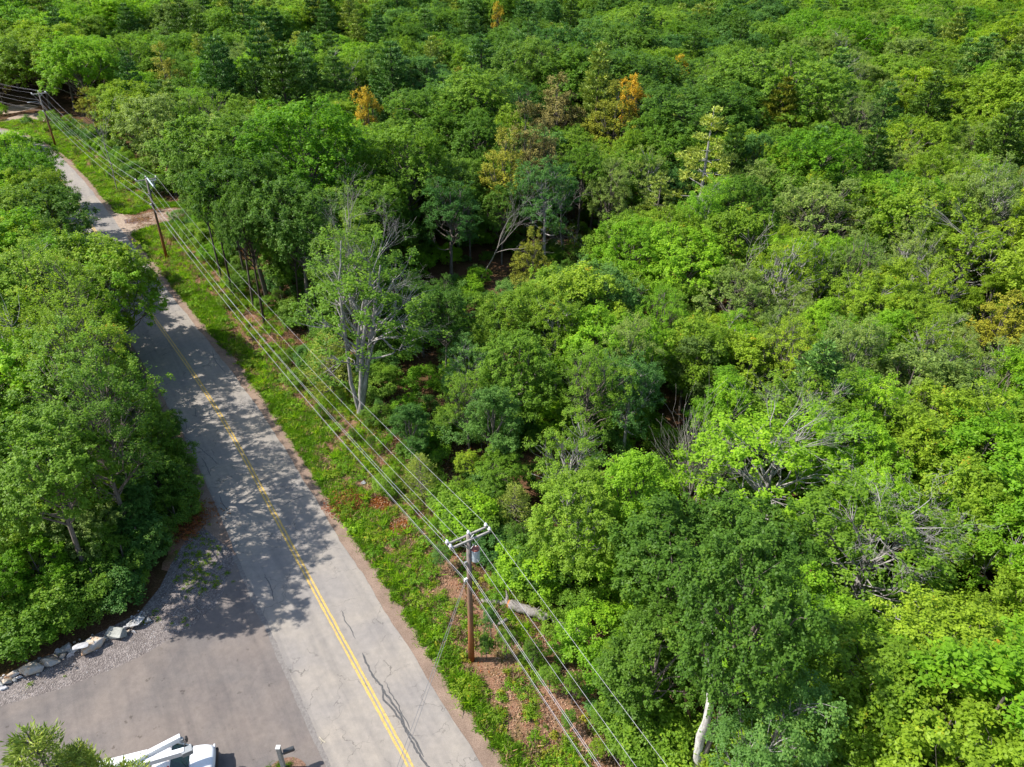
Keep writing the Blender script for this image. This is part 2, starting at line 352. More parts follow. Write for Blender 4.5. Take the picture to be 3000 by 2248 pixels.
print('protos', sum(len(c.polygons)*2 if c else 0 for t, c in PROTO.values()) + sum(len(t.polygons)*2 for t, c in PROTO.values()), 'tris')

def put(proto, xy, h, rz, lm, name, label, cat, group, rscale=1.0, tint=None, bk=None, lean=(0, 0), z=0.0):
    H0, R0 = SPEC[proto]; k = h/H0; tm, cm = PROTO[proto]
    o = empty(name, (xy[0], xy[1], z), 0, label, cat, group)
    o.rotation_euler = (lean[0], lean[1], rz); o.scale = (k*rscale, k*rscale, k)
    t = link(bpy.data.objects.new('trunk' if 'bush' not in proto else 'stem', tm), o)
    if bk: t.material_slots[0].link = 'OBJECT'; t.material_slots[0].material = bk
    if cm:
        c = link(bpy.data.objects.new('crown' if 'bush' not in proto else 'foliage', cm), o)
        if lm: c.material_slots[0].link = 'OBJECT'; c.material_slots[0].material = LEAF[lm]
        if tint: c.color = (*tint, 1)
    return o
# ------------------------------------------------------------------ road geometry
CTRL = np.array([(33, -36), (14, -8), (5, 6), (-5.1, 21.1), (-15.2, 36.1), (-28.3, 55.4), (-48.9, 82.4), (-68.5, 108.6), (-82.6, 126.8), (-97.2, 143.4), (-112, 155), (-135, 164), (-168, 172)], float)
def catmull(P, per=10):
    out = []
    for i in range(1, len(P)-2):
        p0, p1, p2, p3 = P[i-1], P[i], P[i+1], P[i+2]
        for k in range(per):
            t = k/per; out.append(0.5*((2*p1)+(-p0+p2)*t+(2*p0-5*p1+4*p2-p3)*t*t+(-p0+3*p1-3*p2+p3)*t**3))
    out.append(P[-2]); return np.array(out)
CL = catmull(CTRL, 12)
CT = nrm(np.gradient(CL, axis=0)); CN = np.stack([CT[:, 1], -CT[:, 0]], -1)      # to the right of travel
CS = np.concatenate([[0], np.cumsum(np.linalg.norm(np.diff(CL, axis=0), axis=1))])
def off(x, y):
    """(s along, u to the right) of the road centre line"""
    d = np.array([x, y]) - CL; i = int(np.argmin((d**2).sum(1))); return CS[i] + d[i]@CT[i], float(d[i]@CN[i])
def off_many(P):
    P = np.asarray(P, float); out = np.empty(len(P)); ss = np.empty(len(P))
    for a in range(0, len(P), 4000):
        d = P[a:a+4000, None] - CL[None]; i = (d**2).sum(-1).argmin(1); j = np.arange(len(i)); dd = d[j, i]
        out[a:a+4000] = (dd*CN[i]).sum(1); ss[a:a+4000] = CS[i]+(dd*CT[i]).sum(1)
    return ss, out
def along(s, u):
    x = np.interp(s, CS, CL[:, 0]); y = np.interp(s, CS, CL[:, 1]); nx = np.interp(s, CS, CN[:, 0]); ny = np.interp(s, CS, CN[:, 1])
    return np.array([x+nx*u, y+ny*u])
def poly_obj(name, pts, z, m, kind='structure', parent=None):
    V = [(p[0], p[1], z) for p in pts]
    me = bpy.data.meshes.new(name); me.from_pydata(V, [], [tuple(range(len(V)))]); me.materials.append(m); me.update()
    if me.polygons[0].normal.z < 0: me.flip_normals()
    o = link(bpy.data.objects.new(name, me), parent)
    if kind: o['kind'] = kind
    return o
def strip(name, s0, s1, u0, u1, z, m, ds=0.5, jit=0.0, seed=0, kind='structure', parent=None):
    """ribbon along the road between offsets; u0/u1 may be functions of s"""
    rng = np.random.default_rng(seed); ss = np.arange(s0, s1, ds); V = []; n = len(ss)
    f0 = u0 if callable(u0) else (lambda s: u0); f1 = u1 if callable(u1) else (lambda s: u1)
    j0 = np.convolve(rng.normal(0, jit, n+4), [.25, .5, .25], 'same')[:n] if jit else np.zeros(n)
    j1 = np.convolve(rng.normal(0, jit, n+4), [.25, .5, .25], 'same')[:n] if jit else np.zeros(n)
    for s, a, b in zip(ss, j0, j1):
        p = along(s, f0(s)+a); q = along(s, f1(s)+b); V += [(p[0], p[1], z), (q[0], q[1], z)]
    F = [(2*i, 2*i+1, 2*i+3, 2*i+2) for i in range(n-1)]
    o = link(bpy.data.objects.new(name, mesh_np(name, np.array(V), np.array(F), [m])), parent)
    if kind: o['kind'] = kind
    return o
def geo_mat(name): m, t = mat(name); return m, t, N(t, 'ShaderNodeNewGeometry').outputs['Position']

m_floor, t, g = geo_mat('forest_floor_litter')
n1 = noise(t, g, 0.35, 6, .6); n2 = noise(t, g, 9, 6, .7)
c1 = ramp(t, n2, [(.3, (.050, .028, .016)), (.5, (.125, .072, .042)), (.7, (.235, .150, .095))])
c2 = ramp(t, n1, [(.42, (.55, .60, .42)), (.6, (1.05, .95, .9))])
fin(t, mixc(t, 1, c1, c2, 'MULTIPLY'), .95, .1, n2, .8, .05)
m_verge, t, g = geo_mat('verge_soil_and_litter')
n1 = noise(t, g, 0.55, 5, .6, .4); n2 = noise(t, g, 14, 6, .75)
c1 = ramp(t, n2, [(.3, (.10, .055, .035)), (.5, (.24, .145, .10)), (.68, (.40, .28, .20))])
c3 = ramp(t, n1, [(.48, (1.1, 1.0, .92)), (.66, (.55, .72, .36))])
fin(t, mixc(t, 1, c1, c3, 'MULTIPLY'), .95, .1, n2, .9, .05)
def asphalt(name, base, warm, bumpy=.35):
    m, t, g = geo_mat(name)
    f = noise(t, g, 38, 4, .75); mid = noise(t, g, 2.3, 5, .62); big = noise(t, g, .28, 4, .55, .3)
    mp = N(t, 'ShaderNodeMapping', vector_type='TEXTURE'); mp.inputs['Rotation'].default_value = (0, 0, math.radians(123.5)); mp.inputs['Scale'].default_value = (14, .9, 1); t.links.new(g, mp.inputs[0])
    st = noise(t, mp.outputs[0], 1.1, 5, .6)
    c = ramp(t, f, [(.25, tuple(q*.78 for q in base)), (.5, base), (.78, tuple(min(1, q*1.28) for q in base))])
    c = mixc(t, 1, c, ramp(t, mid, [(.3, (.88, .88, .88)), (.7, (1.08, 1.07, 1.06))]), 'MULTIPLY')
    c = mixc(t, 1, c, ramp(t, big, [(.35, (.88, .88, .90)), (.65, warm)]), 'MULTIPLY')
    c = mixc(t, 1, c, ramp(t, st, [(.35, (.86, .86, .87)), (.55, (1.04, 1.03, 1.02))]), 'MULTIPLY')
    return m, t, g, c, f
m_road, t, g, c, f = asphalt('worn_road_asphalt', (.298, .275, .250), (1.06, 1.03, .98))
vo = N(t, 'ShaderNodeTexVoronoi', feature='DISTANCE_TO_EDGE'); vo.inputs['Scale'].default_value = .42
wv = N(t, 'ShaderNodeTexNoise'); wv.inputs['Scale'].default_value = 1.6; wv.inputs['Detail'].default_value = 6; t.links.new(g, wv.inputs['Vector'])
vm = N(t, 'ShaderNodeVectorMath', operation='MULTIPLY_ADD'); t.links.new(wv.outputs['Color'], vm.inputs[0]); vm.inputs[1].default_value = (1.5, 1.5, 0); t.links.new(g, vm.inputs[2])
t.links.new(vm.outputs[0], vo.inputs['Vector'])
crk = ramp(t, vo.outputs['Distance'], [(.004, (.55, .55, .55)), (.012, (1, 1, 1))])
gate = ramp(t, noise(t, g, .33, 3), [(.46, (0, 0, 0)), (.56, (1, 1, 1))])
fin(t, mixc(t, gate, c, mixc(t, 1, c, crk, 'MULTIPLY')), .82, .3, f, .35, .01)
m_drive, t, g, c, f = asphalt('driveway_asphalt', (.178, .160, .149), (1.08, 1.03, .99))
sp = ramp(t, noise(t, g, 1.25, 3, .7), [(.64, (1, 1, 1)), (.71, (.60, .58, .56))]); s2 = ramp(t, noise(t, g, .5, 6, .7, .6), [(.38, (.90, .89, .90)), (.55, (1.01, 1.0, .99)), (.70, (1.06, 1.05, 1.04))])
fin(t, mixc(t, 1, mixc(t, 1, c, sp, 'MULTIPLY'), s2, 'MULTIPLY'), .8, .3, f, .3, .01)
m_shoulder, t, g = geo_mat('shoulder_gravel')
f = noise(t, g, 22, 5, .8); bb = noise(t, g, .8, 4, .6)
c = ramp(t, f, [(.28, (.10, .07, .055)), (.5, (.265, .195, .155)), (.74, (.44, .36, .30))])
fin(t, mixc(t, 1, c, ramp(t, bb, [(.35, (.82, .78, .74)), (.65, (1.1, 1.05, 1.0))]), 'MULTIPLY'), .95, .15, f, .8, .03)
m_gravel, t, g = geo_mat('crushed_stone_gravel')
vg = N(t, 'ShaderNodeTexVoronoi'); vg.inputs['Scale'].default_value = 13; t.links.new(g, vg.inputs['Vector'])
f = noise(t, g, 16, 5, .8)
c = mixc(t, .55, ramp(t, f, [(.28, (.07, .06, .06)), (.5, (.21, .19, .185)), (.72, (.42, .385, .37))]), ramp(t, vg.outputs['Color'], [(.2, (.07, .062, .06)), (.5, (.15, .138, .132)), (.8, (.31, .285, .275))]))
c = mixc(t, 1, c, ramp(t, noise(t, g, .7, 4), [(.35, (.85, .8, .78)), (.65, (1.1, 1.05, 1.02))]), 'MULTIPLY')
fin(t, c, .95, .2, vg.outputs['Distance'], .9, .05)
m_dirt, t, g = geo_mat('pale_dirt_track')
f = noise(t, g, 3, 6, .7)
fin(t, ramp(t, f, [(.3, (.21, .15, .11)), (.6, (.42, .33, .26))]), .95, .1, f, .5, .04)
m_tar, t, g = geo_mat('crack_sealant_tar')
fin(t, ramp(t, noise(t, g, 9), [(.3, (.05, .05, .052)), (.7, (.12, .115, .11))]), .55, .5)
m_paint, t, g = geo_mat('worn_yellow_road_paint')
w_ = ramp(t, noise(t, g, 7, 6, .8), [(.40, (.30, .24, .15)), (.47, (.58, .38, .09)), (.7, (.66, .46, .13))])
fin(t, w_, .6, .4)
m_puddle, t, g = geo_mat('brown_puddle_water')
p = fin(t, ramp(t, noise(t, g, 1.4), [(.35, (.10, .05, .02)), (.65, (.22, .11, .04))]), .06, .6)
m_rusty, t, g = geo_mat('rusty_ditch_water')
p = fin(t, ramp(t, noise(t, g, 1.8, 5), [(.35, (.05, .014, .004)), (.65, (.24, .075, .016))]), .08, .6)

# ------------------------------------------------------------------ the ground and the roads
gp = 2600
poly_obj('ground', [(-gp, -300), (gp, -300), (gp, gp), (-gp, gp)], 0, m_floor)
BASE_S = off(-2.2, 27.8)[0]
rv = random.Random(3)
strip('verge', 2, CS[-1]-2, 3.0, lambda s: 10.2 + 1.3*math.sin(s*.13) + .8*math.sin(s*.37+1), .004, m_verge, .6, .35, 5)
strip('verge', off(-20, 36)[0], CS[-1]-2, -8.0, -3.3, .004, m_verge, .6, .4, 6)
strip('road_shoulder', 2, CS[-1]-2, 3.0, lambda s: 4.45 + .12*math.sin(s*.5), .008, m_shoulder, .25, .10, 7)
strip('road_shoulder', off(-20, 36)[0]-1, CS[-1]-2, lambda s: -4.75 + .15*math.sin(s*.4), -3.0, .008, m_shoulder, .25, .10, 8)
# gravel apron round the mouth of the driveway
apron = [(-75, 15.5), (-52, 18.2), (-38, 22.3), at(-20, 1478)[:2], at(60, 1432)[:2], at(150, 1400)[:2], at(225, 1362)[:2], at(300, 1325)[:2], at(345, 1270)[:2], at(372, 1215)[:2],
         at(400, 1170)[:2], at(440, 1140)[:2], at(500, 1190)[:2], at(600, 1320)[:2], at(560, 1500)[:2], (-50, 12)]
poly_obj('gravel_apron', apron, .012, m_gravel)
edge = [at(508, 1212), at(490, 1252), at(482, 1285), at(462, 1315), at(413, 1353), at(350, 1392), at(300, 1420), at(240, 1447), at(130, 1489), at(0, 1527), at(-160, 1568), at(-420, 1612)]
drive = [tuple(p[:2]) for p in edge] + [(-70, 6), (-45, 10), (-25, 16.2), (-14, 18.2), (-9.6, 18.0)] + [tuple(along(s, -3.2)) for s in np.arange(off(-6.6, 18.6)[0], off(*at(520, 1215)[:2])[0], 1.5)]
poly_obj('driveway', drive, .016, m_drive)
strip('road', 2, CS[-1]-2, -3.55, lambda s: 3.25+.04*math.sin(s*.8), .022, m_road, .3, .035, 9)
for a, b in ((-.185, -.055), (.055, .185)):
    strip('painted_line', 2, CS[-1]-2, a, b, .027, m_paint, .2, .012, int(20+a*10))
# rubbed seam between the old road and the driveway
m_seam, t, g = geo_mat('rubbed_asphalt_seam')
fin(t, ramp(t, noise(t, g, 6, 5, .7), [(.35, (.15, .135, .125)), (.6, (.23, .21, .195))]), .8, .3)
strip('asphalt_seam', off(-6.6, 18.6)[0], off(-19.9, 36)[0], -3.85, -3.5, .019, m_seam, .25, .05, 12)
# dirt side road and puddle
side = [at(*q)[:2] for q in ((222, 452), (262, 463), (300, 465), (340, 455), (385, 448), (400, 462), (372, 476), (335, 490), (300, 500), (268, 516), (248, 508))]
poly_obj('dirt_side_road', side, .020, m_dirt)
poly_obj('puddle', [at(*q)[:2] for q in ((268, 475), (285, 472), (318, 469), (330, 472), (318, 478), (290, 484), (270, 483))], .0235, m_puddle)
for q, n_ in (((62, 258), 5), ((32, 236), 4)):
    c0 = at(*q); poly_obj('gravel_clearing', [(c0[0]+math.cos(a)*n_*(1+.2*math.sin(a*3)), c0[1]+math.sin(a)*n_*1.4) for a in np.arange(0, 6.28, .5)], .012, m_dirt)
# rust-coloured water lying in the verge
poly_obj('ditch_water', [at(*q)[:2] for q in ((830, 1128), (845, 1112), (872, 1120), (890, 1135), (893, 1152), (872, 1160), (858, 1150), (846, 1148))], .012, m_rusty)
poly_obj('ditch_water', [at(*q)[:2] for q in ((800, 1075), (822, 1068), (842, 1085), (838, 1104), (812, 1106), (796, 1095))], .012, m_rusty)
# sealed cracks: thin tar ribbons
def z3(*pts): return [(280.2+x/2.24/D, 560.4+y/2.24/D) for x, y in pts]
cracks = [((738, 1318), (745, 1342), (756, 1354), (768, 1381)), ((783, 1410), (792, 1436), (806, 1462), (825, 1482), (833, 1500), (846, 1515)),
          ((825, 1482), (829, 1512), (847, 1532), (866, 1558), (884, 1592), (905, 1630), (930, 1665)), ((833, 1500), (852, 1524), (866, 1545), (874, 1570), (896, 1600), (915, 1636)),
          ((834, 1473), (842, 1495), (858, 1520), (872, 1548), (888, 1580)),
          z3((545, 600), (550, 640), (570, 680), (600, 712), (627, 745)), z3((385, 920), (400, 950), (432, 985), (432, 1035)), z3((365, 1170), (430, 1215), (520, 1290), (590, 1352)),
          z3((470, 1300), (500, 1350), (530, 1425)), z3((588, 1550), (608, 1600), (645, 1655)), z3((1000, 1622), (1060, 1585), (1110, 1565), (1166, 1552)),
          z3((365, 1035), (372, 1100), (368, 1150)), z3((820, 1430), (868, 1470), (866, 1510), (838, 1512)), z3((70, 165), (110, 215), (135, 270)),
          ((1000-430, 1240), (585, 1268), (592, 1300))]
V, F = [], []
rc = np.random.default_rng(5)
for k, c in enumerate(cracks):
    P = np.array([at(*q)[:2] for q in c]); fine = []
    for a, b in zip(P[:-1], P[1:]):
        for tt in np.linspace(0, 1, max(2, int(np.linalg.norm(b-a)/.16)), endpoint=False): fine.append(a+(b-a)*tt + rc.normal(0, .022, 2))
    fine.append(P[-1]); fine = np.array(fine); T = nrm(np.gradient(fine, axis=0)); Q = np.stack([T[:, 1], -T[:, 0]], -1)
    w = (.045 if k in (1, 2, 3) else .024)*(1+.5*rc.random(len(fine)))*np.clip(np.minimum(np.arange(len(fine)), np.arange(len(fine))[::-1])/3+.25, 0, 1); b0 = len(V)
    zz = .0245+.0002*k
    for p, q, ww in zip(fine, Q, w): V += [(*(p-q*ww), zz), (*(p+q*ww), zz)]
    F += [(b0+2*i, b0+2*i+1, b0+2*i+3, b0+2*i+2) for i in range(len(fine)-1)]
o = link(bpy.data.objects.new('sealed_road_cracks', mesh_np('sealed_road_cracks', np.array(V), np.array(F), [m_tar]))); o['kind'] = 'structure'

# ------------------------------------------------------------------ utility poles and lines
m_pole, t = mat('weathered_pole_wood'); oc = N(t, 'ShaderNodeTexCoord').outputs['Object']
sx = N(t, 'ShaderNodeSeparateXYZ'); t.links.new(oc, sx.inputs[0])
mp = N(t, 'ShaderNodeMapping'); mp.inputs['Scale'].default_value = (9, 9, .6); t.links.new(oc, mp.inputs[0]); n = noise(t, mp.outputs[0], 3, 5, .7)
mz = N(t, 'ShaderNodeMapRange'); t.links.new(sx.outputs[2], mz.inputs[0]); mz.inputs[2].default_value = 10.5
hc = ramp(t, mz.outputs[0], [(0, (.34, .105, .030)), (.22, (.36, .14, .055)), (.45, (.27, .155, .095)), (.7, (.22, .15, .11)), (.85, (.26, .225, .20))])
fin(t, mixc(t, 1, hc, ramp(t, n, [(.3, (.62, .6, .6)), (.7, (1.2, 1.2, 1.2))]), 'MULTIPLY'), .85, .2, n, .4, .01)
m_arm = plain('grey_crossarm_wood', (.34, .32, .29), .85, .2, var=.25, scale=3)
m_porc = plain('white_porcelain', (.78, .76, .80), .25, .6)
m_tank = plain('grey_transformer_paint', (.42, .48, .50), .4, .5)
m_lid = plain('rusty_transformer_lid', (.34, .11, .08), .6, .4, var=.3)
m_bush = plain('pale_bushing', (.72, .70, .66), .3)
m_wire = plain('weathered_aluminium_wire', (.40, .385, .42), .5, .3, metal=0)
m_cable = plain('grey_black_cable', (.20, .195, .20), .5, .4)
m_steel = plain('galvanised_steel', (.45, .45, .46), .4, .5, metal=.6)
LD = [np.array(q, float) for q in ((28.8, -23.7), (-2.2, 27.8), (-46.8, 89.4), (-92.6, 145.3), (-148, 187))]
HP = [10.6, 10.6, 10.9, 10.3, 10.3]
ARMDIR = []
for i, p in enumerate(LD):
    a = LD[max(0, i-1)]; b = LD[min(len(LD)-1, i+1)]; d = (nrm(p-a) if i else 0) + (nrm(b-p) if i < len(LD)-1 else 0); d = nrm(np.asarray(d)); ARMDIR.append((d, np.array([d[1], -d[0]])))
ATT = {k: [] for k in ('roadside_phase', 'centre_phase', 'woodside_phase', 'neutral', 'comm_a', 'comm_b', 'secondary')}
PL = {1: 'wooden utility pole with grey transformer beside the near road verge', 2: 'wooden utility pole at the mouth of the dirt side road',
      3: 'far wooden utility pole where the road bends out of sight', 0: 'wooden utility pole standing beyond the near end of the road', 4: 'wooden utility pole past the road bend'}
for i, (p, h) in enumerate(zip(LD, HP)):
    d, r = ARMDIR[i]
    if i in (0, 4):
        pass
    P3 = lambda u, v, z: (p[0]+r[0]*u+d[0]*v, p[1]+r[1]*u+d[1]*v, z)
    L3 = lambda u, v, z: (r[0]*u+d[0]*v, r[1]*u+d[1]*v, z)
    root = empty('utility_pole', (p[0], p[1], 0), 0, PL[i], 'utility pole', 'utility poles along the road')
    MB().tube([(0, 0, -.3), (0, 0, 3), (0, 0, 7), (0, 0, h)], [.19, .175, .15, .125], 14).build('pole_shaft', m_pole, root, smooth=True)
    az = h-.22; half = 1.2
    for v in ((-.19, .19) if i != 2 else (.17,)):
        MB().box(L3(0, v, az), (2*half+.1, .10, .12), math.atan2(r[1], r[0])).build('crossarm', m_arm, root, .012)
        for s_ in (-1, 1):
            MB().beam(L3(s_*.62, v*1.35, az-.05), L3(0, v*1.2, az-.62), .03, .03).build('brace', m_steel, root)
    for u in ((-half, half)):
        for v in ((-.19, .19) if i != 2 else (.17,)):
            MB().tube([L3(u, v, az+.06), L3(u, v, az+.13), L3(u, v, az+.15), L3(u, v, az+.22), L3(u, v, az+.24), L3(u, v, az+.31)], [.035, .035, .10, .095, .07, .05], 10).build('insulator', m_porc, root, smooth=True)
    MB().tube([L3(0, 0, h), L3(0, 0, h+.1), L3(0, 0, h+.12), L3(0, 0, h+.20), L3(0, 0, h+.3)], [.03, .03, .10, .09, .05], 10).build('insulator', m_porc, root, smooth=True)
    ATT['roadside_phase'].append(P3(-half, 0, az+.3)); ATT['woodside_phase'].append(P3(half, 0, az+.3)); ATT['centre_phase'].append(P3(0, 0, h+.3))
    MB().box(L3(-.2, 0, h-2.05), (.16, .10, .25), math.atan2(r[1], r[0])).build('bracket', m_steel, root, .01)
    MB().box(L3(-.24, 0, h-3.35), (.2, .12, .22), math.atan2(r[1], r[0])).build('bracket', m_porc, root, .01)
    ATT['secondary'].append(P3(.24, 0, h-1.5)); ATT['neutral'].append(P3(-.26, 0, h-2.1)); ATT['comm_a'].append(P3(-.26, 0, h-3.3)); ATT['comm_b'].append(P3(-.24, .05, h-3.55))
    if i == 1:
        tr_ = MB().tube([L3(.33, -.15, h-1.95), L3(.33, -.15, h-1.9), L3(.33, -.15, h-1.15), L3(.33, -.15, h-1.12)], [.22, .25, .25, .235], 20).build('transformer', m_tank, root, smooth=False)
        MB().tube([L3(.33, -.15, h-1.12), L3(.33, -.15, h-1.06), L3(.33, -.15, h-1.03)], [.235, .225, .12], 20).build('lid', m_lid, tr_)
        MB().tube([L3(.30, .06, h-1.1), L3(.30, .06, h-.9)], [.05, .03], 8).build('bushing', m_bush, tr_, smooth=True)
        MB().tube([L3(.42, -.05, h-1.1), L3(.42, -.05, h-.98)], [.05, .03], 8).build('bushing', m_bush, tr_, smooth=True)
        MB().box(L3(.12, -.05, h-1.5), (.28, .06, .5), math.atan2(r[1], r[0])).build('mount', m_steel, root)
        MB().tube([L3(.30, .06, h-.9), L3(.2, .1, h-.6), L3(.05, .19, az+.05), L3(-.3, .1, az+.2), L3(-half+.1, 0, az+.3)], .008, 5).build('jumper_wire', m_cable, root)
        MB().tube([L3(.12, .13, h-.7), L3(.12, .13, h-1.05)], [.03, .045], 8).build('fuse_cutout', m_porc, root, smooth=True)
    if i == 3:
        MB().tube([L3(-.1, 0, h-1.9), L3(-.9, .1, h-1.6), L3(-1.9, .2, h-1.55)], .035, 6).build('lamp_arm', m_steel, root)
        MB().box(L3(-2.1, .2, h-1.58), (.5, .2, .1), math.atan2(r[1], r[0])).build('lamp_head', m_porc, root, .02)
    if i == 2:
        tr_ = MB().tube([L3(.75, .1, az-1.15), L3(.75, .1, az-.35)], [.12, .12], 12).build('switch_tube', m_tank, root)
        MB().box(L3(.62, .05, az-.2), (1.1, .3, .06), math.atan2(r[1], r[0])).build('equipment_bracket', m_steel, root)
        for u in (.35, .75, 1.1): MB().tube([L3(u, .17, az-.5), L3(u, .17, az-.08)], [.05, .07], 8).build('cutout', m_porc, root, smooth=True)
def wire(name, pts, sag, rad, m, label, cat='overhead wire', group='overhead wires between the utility poles', n=26):
    P = []
    for a, b in zip(pts[:-1], pts[1:]):
        a, b = np.array(a), np.array(b); L = np.linalg.norm(b-a)
        for tt in np.linspace(0, 1, n, endpoint=False): q = a+(b-a)*tt; q = q - np.array([0, 0, 4*sag*(L/70)**2*tt*(1-tt)]); P.append(q)
    P.append(np.array(pts[-1])); V, F = tubes_np([(np.array(P), np.full(len(P), max(rad, .0305)))], 6); P = np.array(P)
    # real gauge: rescale ring radius
    o = link(bpy.data.objects.new(name, mesh_np(name, V, F, [m], smooth=True))); o.data.name = name
    Vc = np.repeat(P, 6, 0); V = Vc + (V-Vc)*(rad/max(rad, .0305)); o.data.vertices.foreach_set('co', V.astype(np.float32).ravel()); o.data.update()
    return tag(o, label, cat, group)
wire('power_line', ATT['woodside_phase'], 1.25, 0.0089, m_wire, 'pale power line strung from the crossarm ends closest to the woods')
wire('power_line', ATT['centre_phase'], 1.2, 0.0089, m_wire, 'pale power line strung over the very tops of the utility poles')
wire('power_line', ATT['roadside_phase'], 1.25, 0.0089, m_wire, 'pale power line strung from the crossarm ends above the road verge')
wire('power_line', ATT['secondary'], 1.3, 0.0081, m_wire, 'single pale wire passing just behind the grey pole transformer')
wire('cable_line', ATT['neutral'], 1.2, 0.0098, m_wire, 'pale neutral cable fixed below the crossarms, uppermost of the low bundle')
wire('cable_line', ATT['comm_a'], 1.15, 0.0116, m_wire, 'thick pale communication cable, middle one of the low bundle')
wire('cable_line', ATT['comm_b'], 1.05, 0.0081, m_cable, 'dark thin communication cable, lowest of the low bundle')
a1 = np.array(ATT['comm_a'][1])
wire('service_drop', [tuple(a1), (-13.5, -16, 5.2)], 3.2, .0125, m_cable, 'dark service wire dropping from the transformer pole across the road', group='service wires crossing the road')
wire('service_drop', [tuple(a1+[0, 0, -.25]), (-13.1, -16, 4.6)], 3.4, .0125, m_cable, 'thinner of the dark service wires dropping across the road', group='service wires crossing the road')
pw = np.array(ATT['woodside_phase'][2]); 
# grey sleeve hung on the outer line just before the side-road pole
s0, s1 = np.array(ATT['centre_phase'][2]), np.array(ATT['centre_phase'][1]); LL = np.linalg.norm(s1-s0)
P = [s0 + (s1-s0)*tt - np.array([0, 0, 4*1.2*(LL/70)**2*tt*(1-tt)]) for tt in np.linspace(.012, .055, 8)]
tag(MB().tube(P, .10, 8).build('line_guard', m_tank, smooth=True), 'thick grey sleeve around the power line beside the side-road pole', 'line guard')

# ------------------------------------------------------------------ boulders, block, log, mailbox
import bmesh
def rock(name, c, size, rz, seed, m, z=None, n=11, tilt=0.15, flat=.75):
    r = random.Random(seed); bm = bmesh.new()
    for i in range(n):
        v = Vector((r.gauss(0, 1), r.gauss(0, 1), r.gauss(0, 1))).normalized()*r.uniform(.82, 1.0)
        bm.verts.new((v.x*size[0]/2, v.y*size[1]/2, max(-.6, v.z)*size[2]/2))
    bmesh.ops.convex_hull(bm, input=bm.verts); bmesh.ops.delete(bm, geom=[v for v in bm.verts if not v.link_faces], context='VERTS')
    bmesh.ops.bevel(bm, geom=bm.edges[:]+bm.verts[:], offset=.012*max(size), segments=1, affect='EDGES')
    me = bpy.data.meshes.new(name); bm.to_mesh(me); bm.free(); me.materials.append(m)
    o = link(bpy.data.objects.new(name, me)); o.location = (c[0], c[1], size[2]*.26 if z is None else z); o.rotation_euler = (r.uniform(-tilt, tilt), r.uniform(-tilt, tilt), rz); return o
def stone(name, a, b, c3=None):
    m, t = mat(name); g = N(t, 'ShaderNodeTexCoord').outputs['Object']
    n = noise(t, g, 2.2, 6, .65); n2 = noise(t, g, 14, 4, .7)
    c = ramp(t, n, [(.38, a), (.6, b)]) if c3 is None else ramp(t, n, [(.36, a), (.48, b), (.6, c3)])
    fin(t, mixc(t, 1, c, ramp(t, n2, [(.3, (.8, .8, .8)), (.7, (1.1, 1.1, 1.1))]), 'MULTIPLY'), .9, .2, n2, .5, .03); return m
st_grey = stone('grey_granite', (.24, .235, .225), (.46, .455, .44)); st_green = stone('green_grey_granite', (.26, .265, .24), (.42, .42, .385))
st_tan = stone('tan_granite', (.34, .23, .15), (.52, .44, .35), (.42, .40, .37)); st_pale = stone('pale_granite', (.42, .41, .42), (.60, .59, .60)); st_lichen = stone('lichened_granite', (.07, .07, .07), (.42, .41, .40), (.56, .55, .55))
st_orange = stone('orange_stained_granite', (.52, .27, .13), (.60, .48, .36), (.50, .49, .48))
def zb(x, y): return ((x/3.687)/D, (1750+y/3.687)/D)
BL = [((1485, 300), (1.05, .75, .7), .5, st_lichen, 'lichen-spotted grey boulder at the gravel end of the boulder row'), ((1362, 345), (.38, .35, .35), 0, st_pale, 'small white stone beside the lichen-spotted boulder'),
      ((1265, 425), (1.25, .95, .8), -.2, st_green, 'greenish grey boulder with a flat sloping top'), ((1140, 455), (.35, .3, .3), .3, st_lichen, 'small dark-speckled stone behind the greenish grey boulder'),
      ((985, 560), (1.75, .95, .75), .75, st_orange, 'largest boulder, grey above with an orange-stained side'), ((800, 590), (.55, .4, .35), .4, st_grey, 'small grey stone at the foot of the largest boulder'),
      ((735, 580), (.85, .6, .65), .3, st_grey, 'pointed grey boulder next to the largest boulder'), ((690, 650), (.4, .35, .35), .1, st_tan, 'small tan stone in front of the pointed grey boulder'),
      ((770, 640), (.42, .32, .3), .9, st_pale, 'small white stone in front of the pointed grey boulder'), ((560, 710), (1.0, .7, .6), .2, st_tan, 'rounded tan boulder in the middle of the row'),
      ((355, 800), (1.5, .75, .62), .35, st_tan, 'long low tan boulder lying along the gravel'), ((150, 855), (.85, .5, .45), .6, st_orange, 'rusty brown boulder past the long low one'),
      ((170, 905), (.38, .3, .26), .2, st_grey, 'small dark stone under the rusty brown boulder'), ((70, 930), (.6, .5, .4), .4, st_tan, 'tan stone with a green weed growing on it'),
      ((8, 955), (.5, .55, .45), .1, st_grey, 'grey boulder at the edge of view of the row'), ((45, 985), (.45, .3, .25), .5, st_pale, 'flat pale stone in front of the weedy tan stone'),
      ((1605, 255), (.55, .5, .4), .8, st_grey, 'half-buried grey stone last in the row beside the bushes'), ((1440, 385), (.3, .2, .2), .2, st_pale, 'little pale rubble stone before the lichen-spotted boulder'),
      ((1400, 372), (.25, .2, .2), .9, st_tan, 'little tan rubble stone before the lichen-spotted boulder'), ((215, 875), (.35, .25, .2), .5, st_pale, 'little pale stone between the long and the rusty boulders'),
      ((640, 600), (.5, .4, .4), .3, st_lichen, 'speckled stone wedged behind the rounded tan boulder')]
for k, (q, sz, rz, m, lab) in enumerate(BL):
    c = at(*zb(*q)); sz = tuple(v*1.28 for v in sz); tag(rock('boulder', c, sz, rz, 100+k, m), lab, 'boulder', 'boulders lining the driveway gravel')
